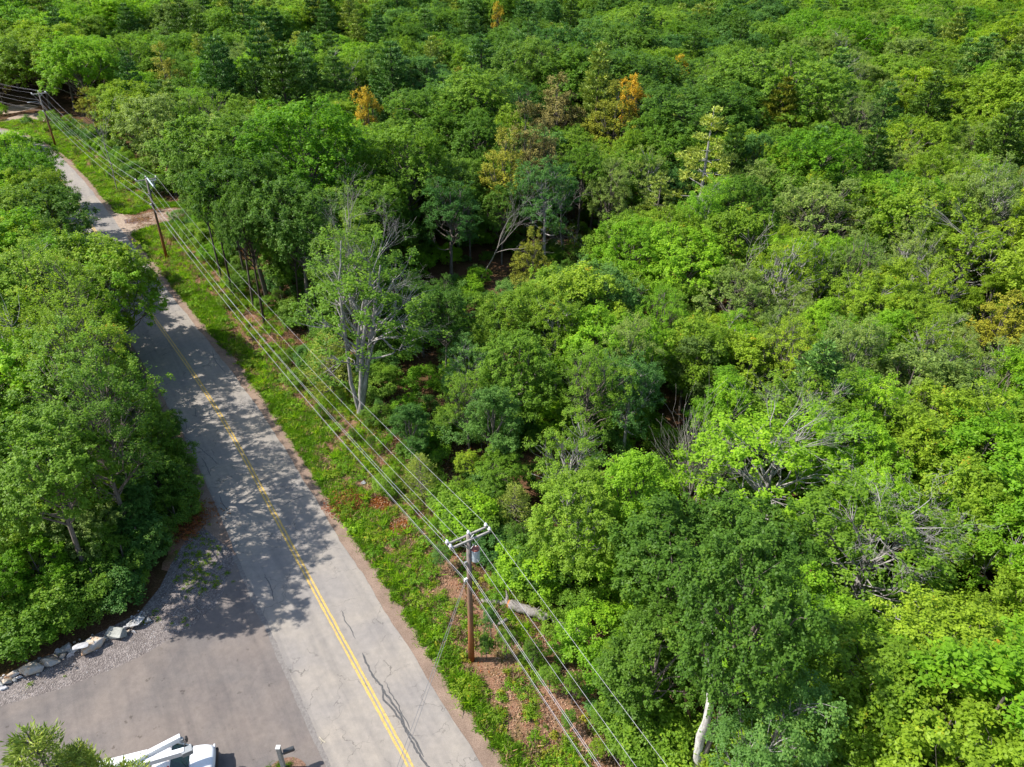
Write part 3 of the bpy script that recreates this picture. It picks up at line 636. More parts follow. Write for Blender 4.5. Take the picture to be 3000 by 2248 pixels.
c = at(*zb(920, 600)); o = rock('rock_slab', (c[0]+.02, c[1]-.12), (1.1, .65, .16), .55, 150, st_pale, z=.78, n=22, tilt=.1)
tag(o, 'flat pale slab resting on top of the largest boulder', 'stone slab')
c = at(785, 1046); tag(rock('stone_block', c, (.55, .42, .5), .8, 160, st_pale, n=9), 'pale squarish stone block lying among verge weeds', 'stone')
c = at(1342, 1305); tag(rock('stone_block', c, (.6, .45, .4), .2, 161, st_grey, n=11), 'grey-brown stone in the bushes behind the fallen log', 'stone')

def logseg(a, b, r0, r1, seed, name, parent, m=BARK_DEAD):
    rg = np.random.default_rng(seed); a, b = np.array(a), np.array(b); tt = np.linspace(0, 1, 16)
    Pp = [a+(b-a)*u + rg.normal(0, .035, 3) for u in tt]; q = MB().tube(Pp, [r0+(r1-r0)*u+rg.normal(0, .012) for u in tt], 16); q.v = [tuple(np.array(v)+rg.normal(0, r0*.06, 3)) for v in q.v]; return q.build(name, m, parent, smooth=True)
m_log = bark('rotting_log_wood', (.13, .11, .10), (.33, .30, .28), 4); m_cut = plain('orange_heartwood', (.42, .17, .06), .9, .1, var=.3)
lr = empty('fallen_log', tuple(at(1100, 1300)), 0, 'thick broken fallen log lying behind the transformer pole', 'log')
def loc(p, r=lr): return tuple(np.array(p)-np.array(r.location))
logseg(loc(at(1102, 1306, .33)), loc(at(1186, 1334, .30)), .33, .30, 1, 'log_section', lr, m_log); logseg(loc(at(1194, 1335, .38)), loc(at(1262, 1372, .2)), .29, .17, 2, 'log_section', lr, m_log)
for q0, q1 in ((1120, 1105), (1150, 1165), (1215, 1228)): MB().tube([loc(at(q0, 1318+(q0-1120)*.35, .4)), loc(at(q1, 1300+(q0-1120)*.35, .75))], [.05, .015], 6).build('branch_stub', m_log, lr)
logseg(loc(at(1040, 1296, .15)), loc(at(1092, 1304, .2)), .12, .2, 3, 'log_section', lr, m_log)
MB().tube([loc(at(1094, 1305, .3)), loc(at(1096, 1290, .6)), loc(at(1093, 1275, .9))], [.14, .10, .02], 8).build('splinter', m_log, lr)
MB().tube([loc(at(1097.5, 1304.4, .33)), loc(at(1101.5, 1305.8, .33))], [.28, .30], 14).build('broken_end', m_cut, lr)
tag(MB().tube([at(1075, 1352, .12), at(1085, 1345, .2), at(1096, 1338, .25)], [.14, .15, .12], 10).build('log_stump', m_log, smooth=True), 'short dark log stump in front of the fallen log', 'log')
tw = MB().tube([at(690, 1592, .05), at(697, 1600, .06), at(703, 1604, .05)], .014, 5); tw.tube([at(697, 1600, .06), at(693, 1608, .04)], .010, 5)
tag(tw.build('twig', plain('bleached_twig', (.62, .55, .40))), 'bleached forked twig lying on the road seam near the mailbox', 'twig')

m_post = plain('weathered_grey_post', (.36, .35, .32), .85, .2, var=.25, scale=8); m_box = plain('dark_mailbox_paint', (.055, .06, .065), .35, .5); m_mulch = plain('brown_mulch', (.20, .12, .085), .95, .1, var=.5, scale=14)
mb = empty('mailbox', tuple(at(832/D, 2252/D)), 0, 'dark mailbox on a thick grey wooden post beside the driveway', 'mailbox')
MB().box((0, 0, .98), (.20, .20, 2.04)).build('post', m_post, mb, .012); MB().box((0, 0, 2.015), (.235, .235, .03)).build('post_cap', plain('pale_post_cap', (.62, .62, .60)), mb, .004)
ma = math.atan2(.4, .9); dx, dy = math.cos(ma), math.sin(ma)
MB().box((dx*.42, dy*.42, 1.30), (.68, .09, .09), ma).build('support_arm', m_post, mb, .005)
mbx = MB()
sec = [(-.11, 0), (.11, 0), (.11, .14)] + [(.11*math.cos(a), .14+.10*math.sin(a)) for a in np.linspace(.3, 2.84, 7)] + [(-.11, .14)]
for L_ in (-.27, .27):
    for u, v in sec: mbx.v.append((dx*(.45+L_) - dy*u, dy*(.45+L_) + dx*u, 1.345+v))
k = len(sec)
for i in range(k): mbx.f.append((i, (i+1) % k, k+(i+1) % k, k+i))
mbx.f += [tuple(range(k))[::-1], tuple(range(k, 2*k))]; mbx.build('box', m_box, mb)
MB().box((dx*.735, dy*.735, 1.45), (.012, .19, .17), ma).build('door', m_box, mb, .004)
ic = at(842/D, 2262/D)
poly_obj('mulch_island', [(ic[0]+.95*math.cos(a)*(1+.08*math.sin(3*a)), ic[1]+.8*math.sin(a)) for a in np.arange(0, 6.28, .3)], .030, m_mulch)
tag(rock('edging_stone', (ic[0]-.12, ic[1]+.22), (.3, .22, .25), .6, 170, st_tan), 'small tan stone at the foot of the mailbox post', 'stone')

# ------------------------------------------------------------------ boom truck
m_white = plain('white_truck_paint', (.80, .81, .83), .22, .6, var=.02); m_glass = plain('dark_green_glass', (.012, .035, .022), .06, .8); m_black = plain('black_trim', (.02, .02, .022), .5, .4)
m_tyre = plain('tyre_rubber', (.025, .025, .025), .85, .3); m_grey = plain('grey_machinery', (.30, .32, .33), .5, .4); m_red = plain('red_lens', (.45, .02, .015), .25, .6); m_lens = plain('clear_lens', (.7, .72, .74), .1, .8); m_chrome = plain('chrome', (.6, .6, .62), .15, .8, metal=.9)
th = math.radians(17); fc = at(619/D, 2166/D, 1.15); ux = np.array([math.cos(th), math.sin(th), 0]); uy = np.array([-math.sin(th), math.cos(th), 0])
org = fc + ux*.22 - uy*.98; org[2] = 0
tk = empty('utility_truck', tuple(org), th, 'white utility truck with folded boom parked at the driveway edge', 'truck')
def T(p): v = np.array(p)-org; return (float(v@ux), float(v@uy), float(v[2]))
def profile(name, prof, y0, y1, m, bevel=0.03, seg=3, taper=None):
    """side profile (x,z) extruded across the truck"""
    bm = bmesh.new(); A = [bm.verts.new((x, y0, z)) for x, z in prof]; B = [bm.verts.new((x, y1, z)) for x, z in prof]; n = len(prof)
    for i in range(n): bm.faces.new((A[i], A[(i+1) % n], B[(i+1) % n], B[i]))
    bm.faces.new(A[::-1]); bm.faces.new(B); bmesh.ops.recalc_face_normals(bm, faces=bm.faces)
    me = bpy.data.meshes.new(name); bm.to_mesh(me); bm.free(); me.materials.append(m); o = link(bpy.data.objects.new(name, me), tk)
    me.polygons.foreach_set('use_smooth', [True]*len(me.polygons))
    b = o.modifiers.new('b', 'BEVEL'); b.width = bevel; b.segments = seg; b.limit_method = 'ANGLE'; b.angle_limit = .5; b.harden_normals = True; return o
# hood with rounded nose
bm = bmesh.new(); rows = []
for x, w, z in ((-1.2, .95, 1.30), (-.98, .95, 1.285), (-.7, .94, 1.255), (-.38, .91, 1.205), (-.16, .82, 1.15), (-.04, .68, 1.06), (.01, .62, .90), (.01, .62, .62)):
    row = []
    for u in np.linspace(-1, 1, 15):
        yy = w*math.copysign(abs(u)**.85, u); cr = 1-abs(u)**6; row.append(bm.verts.new((x - .07*(abs(u)**4)*(x > -.5), yy, z*(1) - (.13*(abs(u)**5)) - (.5*(abs(u) > .999)*(x < -.1)) + .025*math.exp(-(u*2.2)**2))))
    rows.append(row)
for a, b in zip(rows[:-1], rows[1:]):
    for i in range(14): bm.faces.new((a[i], a[i+1], b[i+1], b[i]))
bmesh.ops.recalc_face_normals(bm, faces=bm.faces)
me = bpy.data.meshes.new('hood'); bm.to_mesh(me); bm.free(); me.materials.append(m_white); me.polygons.foreach_set('use_smooth', [True]*len(me.polygons)); ho = link(bpy.data.objects.new('hood', me), tk)
mo = ho.modifiers.new('s', 'SUBSURF'); mo.levels = mo.render_levels = 2; 
profile('front_clip', [(-1.25, .55), (-1.25, 1.1), (-.35, 1.0), (-.16, .95), (-.10, .55)], -.84, .84, m_white, .12)
MB().box((-.02, 0, .60), (.16, 1.5, .22)).build('bumper', m_black, tk, .05); MB().box((.022, 0, .80), (.03, 1.0, .22)).build('grille', m_black, tk, .01)
for s_ in (-1, 1): MB().box((-.10, s_*.70, .86), (.10, .22, .2)).build('headlight', m_lens, tk, .02)
MB().box((-1.19, 0, 1.29), (.16, 1.66, .03)).build('cowl', m_black, tk, .01)
for s_ in (-.45, .25): MB().beam((-1.19, s_, 1.34), (-1.45, s_+.42, 1.62), .02, .02).build('wiper', m_black, tk)
profile('cab', [(-1.22, .55), (-1.22, 1.27), (-2.82, 1.27), (-2.82, .55)], -.95, .95, m_white, .04)
profile('windshield', [(-1.22, 1.30), (-2.00, 1.93), (-2.07, 1.93), (-1.36, 1.30)], -.80, .80, m_glass, .01, 1)
for s_ in (-1, 1):
    profile('side_window', [(-1.42, 1.30), (-1.89, 1.90), (-2.67, 1.90), (-2.67, 1.30)], s_*.80-.012*s_, s_*.80+.012*s_, m_glass, .004, 1)
    MB().beam((-1.27, s_*.84, 1.27), (-1.84, s_*.81, 1.94), .07, .07).build('windshield_pillar', m_white, tk, .01)
    MB().box((-2.73, s_*.80, 1.6), (.14, .08, .68)).build('rear_pillar', m_white, tk, .01)
    mi = MB().box((-1.42, s_*1.15, 1.45), (.12, .2, .32)).build('mirror', m_black, tk, .03); MB().beam((-1.42, s_*.94, 1.3), (-1.42, s_*1.1, 1.4), .03, .03).build('mirror_arm', m_black, mi)
    MB().box((-2.17, s_*.958, 1.05), (.18, .03, .04)).build('door_handle', m_black, tk, .005)
profile('rear_window', [(-2.77, 1.35), (-2.77, 1.85), (-2.80, 1.85), (-2.80, 1.35)], -.68, .68, m_glass, .004, 1)
profile('roof', [(-1.96, 1.92), (-2.16, 2.0), (-2.57, 2.01), (-2.83, 1.96), (-2.83, 1.90), (-1.99, 1.88)], -.84, .84, m_white, .04)
for y in (-.55, -.16, .16, .55, 0): MB().box((-2.03, y, 2.02), (.10, .06, .05)).build('clearance_light', m_red, tk, .012)
profile('service_body', [(-3.3, .62), (-3.3, 1.55), (-7.2, 1.55), (-7.2, .62)], -1.05, 1.05, m_white, .03)
MB().box((-5.2, 0, 1.57), (3.7, 1.1, .02)).build('deck', m_grey, tk); MB().box((-3.8, 0, .5), (7.2, .8, .16)).build('chassis', m_black, tk, .01)
for x in (-.85, -5.6):
    for s_ in (-1, 1):
        w_ = MB().tube([(x, s_*.72, .42), (x, s_*.74, .42), (x, s_*.94, .42), (x, s_*.96, .42)], [.36, .42, .42, .36], 24).build('wheel', m_tyre, tk, smooth=False)
        MB().tube([(x, s_*.955, .42), (x, s_*.975, .42)], [.23, .2], 16).build('rim', m_chrome, w_)
MB().tube([(-3.9, 0, 1.5), (-3.9, 0, 2.3)], [.32, .26], 16).build('turret', m_grey, tk)
b1a, b1b, b2a, b2b = [T(at(x/D, y/D, z)) for x, y, z in ((529.5, 2160, 2.95), (362, 2247, 2.85), (541, 2201, 2.75), (366, 2253, 2.65))]
MB().beam(b1a, b1b, .24, .36).build('upper_boom', m_white, tk, .015); MB().beam(b2a, b2b, .26, .34).build('lower_boom', m_white, tk, .015)
mid = [(p+q)/2 for p, q in zip(b2a, b2b)]
MB().beam((-3.9, 0, 2.2), tuple(b2b), .2, .2).build('boom_link', m_grey, tk, .01)
MB().tube([b1b, b2b], .2, 12).build('boom_joint', m_grey, tk)
tip = np.array(b2a); MB().box(tuple(tip+np.array([.12, -.02, -.02])), (.5, .36, .30), math.radians(12)).build('boom_head', m_grey, tk, .02)
jm = (np.array(b1a)+np.array(b2a))/2
MB().tube([b1a, tuple(jm+np.array([.12, 0, .05])), b2a], .035, 6).build('hydraulic_hose', m_black, tk, smooth=True)
MB().box(tuple(np.array(b1a)+np.array([.05, -.12, -.1])), (.16, .16, .3)).build('boom_rest', m_grey, tk, .01)
# ------------------------------------------------------------------ vegetation: landmark plants
def inpoly(P, poly):
    poly = np.array([tuple(q)[:2] for q in poly]); x, y = P[:, 0], P[:, 1]; c = np.zeros(len(P), bool); j = len(poly)-1
    for i in range(len(poly)):
        (xi_, yi_), (xj, yj) = poly[i], poly[j]; c ^= ((yi_ > y) != (yj > y)) & (x < (xj-xi_)*(y-yi_)/(yj-yi_+1e-12)+xi_); j = i
    return c
rng = np.random.default_rng(77)
BLINE = np.array([(-80, 17.2), (-52, 20.4), (-38, 24.2), at(0, 1470)[:2], at(75, 1435)[:2], at(145, 1405)[:2], at(200, 1385)[:2], at(300, 1340)[:2], at(372, 1240)[:2], at(430, 1150)[:2]])
LM = []          # (phrase, x, y) that labels refer to
TAKEN = []       # (x, y, r)
def mark(phrase, xy): LM.append((phrase, float(xy[0]), float(xy[1])))
def lmk(dx, dy, h, proto, lm, label, cat, name, phrase=None, rs=1.0, rz=None, bk=None, lean=(0, 0), group=None, tint=None, r=None, vis_to=.62):
    """a plant whose top is seen at (dx,dy)"""
    p = at(dx, dy, h); rr = SPEC[proto][1]*h/SPEC[proto][0]*rs if r is None else r
    o = put(proto, p, h, rng.random()*6.28 if rz is None else rz, lm, name, label, cat, group, rs, tint, bk, lean)
    TAKEN.append((p[0], p[1], rr)); k = proj(p)[2]; lowpt = proj((p[0], p[1], h*vis_to))
    VIEWS.append((dx, dy, lowpt[1], rr*1534/k*.6, k))
    if phrase: mark(phrase, p)
    return o
G_P = 'white pines rising out of the forest'; G_C = 'cedars standing in the forest'; G_D = 'dead and bare trees'; G_B = 'broadleaf trees of the forest'
mark('the transformer pole', LD[1]); mark('the side-road pole', LD[2]); mark('the far utility pole', LD[3]); mark('the fallen log', at(1170, 1330)); mark('the parked truck', org)
mark('the boulder row', at(200, 1390)); mark('the dirt side road', at(330, 470))
VIEWS = []
def limb_on(tree, proto, L, z, rz, tilt, bk=BARK_PALE):
    """a bare dead limb growing out of the tree's own trunk, z metres up"""
    sx = tree.scale; o = link(bpy.data.objects.new('dead_limb', PROTO[proto][0]), tree); k = L/SPEC[proto][0]
    o.material_slots[0].link = 'OBJECT'; o.material_slots[0].material = bk
    o.location = (0, 0, z/sx[2]); o.rotation_euler = (0, tilt, rz-tree.rotation_euler[2]); o.scale = (k/sx[0], k/sx[1], k/sx[2])
# pines
lmk(598, 92, 21, 'pine_a', 'pine_dark', 'broad dark plumed pine towering over the bright lobed oak', 'pine tree', 'pine_tree', 'the broad dark pine', 1.25, group=G_P)
lmk(545, 130, 17, 'pine_b', 'pine_dark', 'smaller dark pine leaning against the broad dark pine', 'pine tree', 'pine_tree', None, 1.1, group=G_P)
lmk(842, 92, 20, 'pine_a', 'pine', 'blue-green pine behind the small golden cedar', 'pine tree', 'pine_tree', 'the blue-green pine', 1.2, group=G_P)
lmk(1040, 70, 20, 'pine_b', 'pine', 'tall blue-green pine midway between the blue-green pine and the spotted gold tree', 'pine tree', 'pine_tree', 'the midway pine', 1.3, group=G_P)
lmk(700, 2, 20, 'pine_a', 'pine', 'pine on the skyline edge behind the broad dark pine', 'pine tree', 'pine_tree', None, 1.1, group=G_P)
lmk(812, 20, 19, 'pine_b', 'pine', 'slim pine rising directly behind the blue-green pine', 'pine tree', 'pine_tree', None, 1.1, group=G_P)
lmk(1012, 8, 20, 'pine_a', 'pine', 'dense dark pine far behind the midway pine', 'pine tree', 'pine_tree', None, 1.15, group=G_P)
lmk(265, 8, 19, 'pine_a', 'pine', 'pine beyond the big rounded tree over the far road', 'pine tree', 'pine_tree', None, 1.1, group=G_P)
lmk(1236, -8, 20, 'pine_b', 'pine_dark', 'dark pine cut by the upper edge of view', 'pine tree', 'pine_tree', None, 1.2, group=G_P)
lmk(1702, 168, 18, 'pine_a', 'olive', 'olive green pine with drooping plates deep in the woods', 'pine tree', 'pine_tree', 'the olive plated pine', 1.15, group=G_P)
lmk(1905, 262, 16, 'pine_b', 'pine_dark', 'small dark cone-shaped pine beyond the brown-tinged tree', 'pine tree', 'pine_tree', 'the dark cone pine', 1.0, group=G_P)
lmk(2030, 150, 18, 'pine_b', 'pine_dark', 'dark narrow pine behind the dark cone pine', 'pine tree', 'pine_tree', None, 1.2, group=G_P)
lmk(2200, 225, 18, 'pine_a', 'pine_dark', 'pine at the edge of view beyond the dark cone pine', 'pine tree', 'pine_tree', None, 1.1, group=G_P)
lmk(1545, 232, 19, 'pine_c', 'pine_pale', 'tall sparse pale-needled pine with bare inner limbs', 'pine tree', 'pine_tree', 'the sparse pale pine', 1.25, group=G_P, bk=BARK_PALE)
lmk(1430, 372, 12, 'pine_c', 'pine_pale', 'short flat-topped pale pine leaning at the sparse pale pine', 'pine tree', 'pine_tree', None, 1.3, group=G_P)
lmk(702, 722, 6.5, 'pine_young', 'pine_pale', 'soft pale green young pine beside the overhead wires', 'young pine', 'pine_tree', 'the soft young pine', 1.2, group=G_P)
lmk(1112, 1050, 4.6, 'pine_young', 'pine_pale', 'thin feathery sapling pine near the crossarm of the transformer pole', 'young pine', 'pine_tree', None, 1.0, group=G_P)
lmk(905, 985, 4.4, 'pine_young', 'pine_pale', 'feathery young pine under the wires by the ditch', 'young pine', 'pine_tree', None, 1.1, group=G_P)
lmk(52, 1583, 16.5, 'pine_near', 'pine_pale', 'tree top of light needles just in front of the driveway', 'pine tree', 'pine_tree', 'the near conifer top', .95, group=G_P)
lmk(158, 1612, 15, 'pine_near', 'pine_pale', 'lower light-needled tree top next to the near conifer top', 'pine tree', 'pine_tree', None, .7, group=G_P)
def lmk_base(base, dx, dy, h, proto, *a, **k):
    o = lmk(dx, dy, h, proto, *a, **k); p = at(*base); o.location = (p[0], p[1], 0); TAKEN[-1] = (p[0], p[1], TAKEN[-1][2]); VIEWS[-1] = (*VIEWS[-1][:2], base[1]-6, VIEWS[-1][3]*1.25, proj(p)[2])
    return o
TAKEN.append((10.0, 41.0, 3.2)); TAKEN.append((11.5, 38.5, 2.5))
# cedars and gold
lmk(786, 176, 17, 'cedar_b', 'gold', 'small golden yellow cedar in front of the blue-green pine', 'cedar', 'cedar_tree', 'the small golden cedar', .8, group=G_C)
lmk(1371, 148, 19, 'cedar_b', 'gold', 'tall pointed cedar turned bright orange gold', 'cedar', 'cedar_tree', 'the tall golden cedar', .75, group=G_C)
lmk(1330, 186, 17, 'cedar_a', 'olive', 'olive cedar hugging the tall golden cedar', 'cedar', 'cedar_tree', None, 1.3, group=G_C)
lmk(1476, 108, 17.5, 'cedar_b', 'gold', 'rounded orange tree behind the tall golden cedar', 'cedar', 'cedar_tree', None, .8, group=G_C)
lmk(1076, -4, 19, 'cedar_b', 'gold', 'golden spire at the far edge of view behind the midway pine', 'cedar', 'cedar_tree', None, .7, group=G_C)
lmk(1140, 232, 18, 'cedar_a', 'tan', 'tall tan half-dead cedar near the middle of the woods', 'cedar', 'cedar_tree', 'the tan cedar', .95, group=G_C)
lmk(1180, 262, 16, 'cedar_a', 'tan', 'shorter tan cedar standing against the tan cedar', 'cedar', 'cedar_tree', None, .85, group=G_C)
lmk(1085, 290, 16, 'cedar_a', 'olive', 'olive cedar on the road side of the tan cedar', 'cedar', 'cedar_tree', None, 1.05, group=G_C)
lmk(1210, 168, 17, 'cedar_a', 'tan', 'brownish flat cedar behind the tan cedar', 'cedar', 'cedar_tree', None, 1.3, group=G_C)
lmk(1150, 500, 10, 'cedar_a', 'olive', 'dark olive cedar in shade between the leaning dead tree and grey brush', 'cedar', 'cedar_tree', None, 1.0, group=G_C)
lmk(345, 100, 17, 'cedar_a', 'olive', 'olive pointed tree in the woods behind the side-road pole', 'cedar', 'cedar_tree', None, 1.0, group=G_C)
lmk(2190, 640, 10, 'cedar_a', 'olive', 'soft olive conifer at the edge of view by the silver-limbed tree', 'cedar', 'cedar_tree', None, 1.4, group=G_C)
# broadleaf landmarks
lmk(640, 208, 21, 'oak_a', 'bright', 'large bright green lobed oak at the forest edge', 'broadleaf tree', 'broadleaf_tree', 'the bright lobed oak', 1.15, group=G_B)
lmk(425, 262, 18, 'oak_tall', 'mid', 'broad mid-green tree directly above the side-road pole wires', 'broadleaf tree', 'broadleaf_tree', None, 1.25, group=G_B)
lmk(520, 335, 17.5, 'oak_tall', 'deep', 'dark green tall-stemmed tree below the bright lobed oak', 'broadleaf tree', 'broadleaf_tree', None, 1.15, group=G_B)
lmk(620, 400, 16.5, 'oak_tall', 'deep', 'deep green tree with long bare stems facing the wires', 'broadleaf tree', 'broadleaf_tree', 'the long-stemmed tree', 1.0, group=G_B)
lmk(868, 262, 17.5, 'oak_a', 'mid', 'rounded mid-green oak on the woods side of the bright lobed oak', 'broadleaf tree', 'broadleaf_tree', None, 1.1, group=G_B)
lmk(150, 70, 19, 'oak_a', 'bright', 'big rounded bright tree over the far bend of the road', 'broadleaf tree', 'broadleaf_tree', 'the big rounded roadside tree', 1.3, group=G_B)
lmk_base((975, 600), 960, 388, 13, 'birch_a', 'cool', 'cool grey-green fine-leaved tree with a dark leaning stem', 'broadleaf tree', 'broadleaf_tree', 'the fine-leaved leaning tree', 1.35, group=G_B)
lmk(1185, 330, 15, 'birch_a', 'cool', 'blue-green birch with pale bare lower stems', 'broadleaf tree', 'broadleaf_tree', None, 1.3, group=G_B, bk=BARK_PALE)
lmk(1035, 250, 15, 'oak_b', 'mid', 'mid-green tree on the road side of the tan cedar', 'broadleaf tree', 'broadleaf_tree', None, 1.0, group=G_B)
f = lmk(820, 480, 17.5, 'sparse_a', 'mid', 'tall pale-barked tree with forked trunk and thin leaves', 'broadleaf tree', 'broadleaf_tree', 'the pale forked tree', 1.3, group=G_B, bk=BARK_PALE)
lmk(1790, 385, 14, 'sparse_b', 'greyish', 'grey-green tree tinged brown with bare twig ends', 'broadleaf tree', 'broadleaf_tree', 'the brown-tinged tree', 1.3, group=G_B)
lmk(1380, 470, 12, 'maple_a', 'bright', 'vivid green low maple in front of the grey dead brush', 'broadleaf tree', 'broadleaf_tree', 'the vivid maple', 1.1, group=G_B)
lmk(1490, 500, 12, 'maple_c', 'bright', 'vivid green wide maple beside the vivid maple', 'broadleaf tree', 'broadleaf_tree', None, 1.1, group=G_B)
lmk(1600, 570, 11, 'sparse_b', 'greyish', 'grey twiggy low tree before the sparse pale pine', 'broadleaf tree', 'broadleaf_tree', None, 1.2, group=G_B)
st = lmk(1690, 900, 12, 'sparse_b', 'bright', 'bright tree with silver bare branches showing through its crown', 'broadleaf tree', 'broadleaf_tree', 'the silver-branched tree', 1.3, group=G_B, bk=BARK_PALE)
lmk(1500, 1120, 10.8, 'maple_c', 'deep', 'dense deep green maple above the scarred pale trunk', 'broadleaf tree', 'broadleaf_tree', 'the dense dark maple', 1.15, group=G_B)
lmk(1660, 1110, 10.8, 'maple_b', 'deep', 'dense cool green maple next to the dense dark maple', 'broadleaf tree', 'broadleaf_tree', None, 1.35, group=G_B)
gt = lmk(1930, 1085, 11.5, 'sparse_b', 'mid', 'thin-crowned tree with many grey twigs showing', 'broadleaf tree', 'broadleaf_tree', 'the grey-twigged tree', 1.3, group=G_B, bk=BARK_PALE)
lmk(1248, 1035, 9.6, 'maple_a', 'mid', 'mid-green tree with two slim trunks behind the fallen log', 'broadleaf tree', 'broadleaf_tree', 'the twin-stemmed tree', 1.0, group=G_B, bk=BARK_PALE)
lmk(1080, 960+20, 5.5, 'maple_b', 'mid', 'young rounded tree just behind the transformer pole', 'broadleaf tree', 'broadleaf_tree', None, 1.25, group=G_B)
lmk(1100, 610, 11.5, 'maple_b', 'yellowish', 'upright yellow-green tree in the middle of the picture', 'broadleaf tree', 'broadleaf_tree', 'the upright yellow-green tree', 1.1, group=G_B)
lmk(1115, 720, 11, 'maple_a', 'mid', 'mid-green tree directly in front of the upright yellow-green tree', 'broadleaf tree', 'broadleaf_tree', None, 1.0, group=G_B)
fb = at(777, 897); f.location = (fb[0], fb[1], 0); f.rotation_euler = (0, .17, 0); TAKEN.append((fb[0], fb[1], 3.0)); LM[-1] = LM[-1]
for z_, a_, ti, L_ in ((9.0, .3, .4, 4.0), (9.4, 1.2, .3, 3.6), (8.6, -.4, .6, 4.0), (9.2, 2.2, .4, 3.4), (8.8, -1.4, .5, 3.6)): limb_on(st, 'dead_c', L_, z_, a_, ti)
for z_, a_, ti, L_ in ((8.8, .2, .7, 3.2), (9.2, -.8, .7, 3.0), (8.6, -2.2, .7, 3.0), (9.2, 1.5, .5, 2.6)): limb_on(gt, 'dead_twig', L_, z_, a_, ti)
for z_, a_, ti, L_ in ((13.0, 1.9, .25, 5), (12, 3.4, .8, 3.6), (9.5, -.2, 1.15, 4.2), (12, 0, .7, 3.5)): limb_on(f, 'dead_c', L_, z_, a_, ti, BARK_PALE)
bt = lmk(742, 440, 19, 'sparse_a', 'greyish', 'slender tree ending in a bare grey leafless top beside the wires', 'broadleaf tree', 'broadleaf_tree', 'the bare-topped tree', .45, group=G_B, bk=BARK_PALE)
for z_, a_, ti, L_ in ((15.5, .5, .15, 5), (15, 2.5, .4, 4.2), (14.5, -1.5, .35, 4)): limb_on(bt, 'dead_c', L_, z_, a_, ti, BARK_DEAD)
ft = lmk(2120, 470, 12.5, 'sparse_b', 'yellowish', 'pale yellow-green tree with silver limbs lying across its crown', 'broadleaf tree', 'broadleaf_tree', 'the silver-limbed tree', 1.3, group=G_B, bk=BARK_PALE)
for z_, a_, ti, L_ in ((10, 3.3, .9, 5), (10.5, 3.8, .7, 4.4), (9.8, 2.6, 1.0, 4)): limb_on(ft, 'dead_c', L_, z_, a_, ti)
# roadside trees of the other side whose shadows lie on the road
for q in (((-28.0, 32.6), 13.6, 'oak_tall', 'mid'), ((-27.0, 36.6), 14.5, 'sparse_a', 'deep'), ((-29.0, 40.8), 16, 'sparse_a', 'mid'), ((-32.6, 45.8), 16.5, 'aspen_a', 'yellowish'), ((-36.4, 51.2), 16, 'sparse_a', 'yellowish'), ((-41.4, 57.8), 15.5, 'sparse_a', 'yellowish'),
          ((-45.5, 66.5), 12.5, 'maple_a', 'mid'), ((-52, 74), 11.5, 'birch_a', 'mid'), ((-57.5, 82), 12, 'sparse_a', 'mid'), ((-62, 90.5), 12, 'maple_c', 'yellowish')):
    TAKEN.append((*q[0], 3.2)); q_ = q
    i = len([1 for o in S.objects if o.name.startswith('broadleaf_tree')])
    nth = ('first', 'second', 'third', 'fourth', 'fifth', 'sixth', 'seventh', 'eighth', 'ninth', 'tenth')
    globals().setdefault('_rs', 0); _rs += 1
    tone = {'mid': 'mid-green', 'deep': 'deep green', 'yellowish': 'yellow-green'}[q[3]]
    put(q[2], q[0], q[1], rng.random()*6.28, q[3], 'broadleaf_tree', f'{tone} tree overhanging the road, {nth[_rs-1]} in that row counted from the driveway', 'broadleaf tree', G_B)
# smaller trees filling the edge of that side down to the boulders
EDGE = [(150, 1130, 6.5, 'maple_c', 'greyish', 'grey-green small tree filling the corner behind the boulders'), (255, 1085, 6.5, 'maple_a', 'cool', 'bluish green small tree bulging towards the driveway gravel'), (330, 1060, 5.5, 'maple_d', 'deep', 'deep green small tree by the gravel corner'),
        (60, 1190, 6, 'maple_d', 'bright', 'bright green small tree behind the tan boulders'), (-20, 1290, 5.5, 'maple_c', 'bright', 'bright green small tree at the outer end of the boulder row'), (200, 1190, 5.2, 'maple_b', 'mid', 'mid-green small tree right behind the largest boulder'),
        (110, 1010, 8, 'maple_a', 'yellowish', 'yellow-green small tree with orange-tinged tips above the boulders'), (20, 1060, 8, 'maple_d', 'yellowish', 'yellow-green small tree with rusty tips at the edge of view'), (290, 1160, 4.6, 'maple_c', 'cool', 'low bluish bushy tree touching the gravel apron'),
        (312, 915, 5.5, 'maple_a', 'mid', 'mid-green small tree leaning out to the road shoulder'), (295, 860, 6, 'maple_d', 'yellowish', 'yellow-green small tree leaning over the road edge'), (262, 775, 6.5, 'maple_b', 'mid', 'mid-green slim small tree at the road edge'), (325, 1000, 4.6, 'maple_c', 'deep', 'deep green low tree beside the road shoulder')]
for dx, dy, h, pr, lm_, lab in EDGE:
    p = at(dx, dy, h*.95); r_ = SPEC[pr][1]*h/SPEC[pr][0]*1.1
    while p[0] < -22 and p[1] < 40 and p[1] < np.interp(p[0]+h*.8, BLINE[:, 0], BLINE[:, 1]) + .6 + r_*.8: p = p + np.array([-.12, .16, 0])
    while p[1] >= 36 and off(p[0], p[1])[1] > -(4.9+r_*.85): p = p + np.array([-.1, -.06, 0])
    put(pr, p, h, rng.random()*6.28, lm_, 'broadleaf_tree', lab, 'small tree', G_B, 1.15)
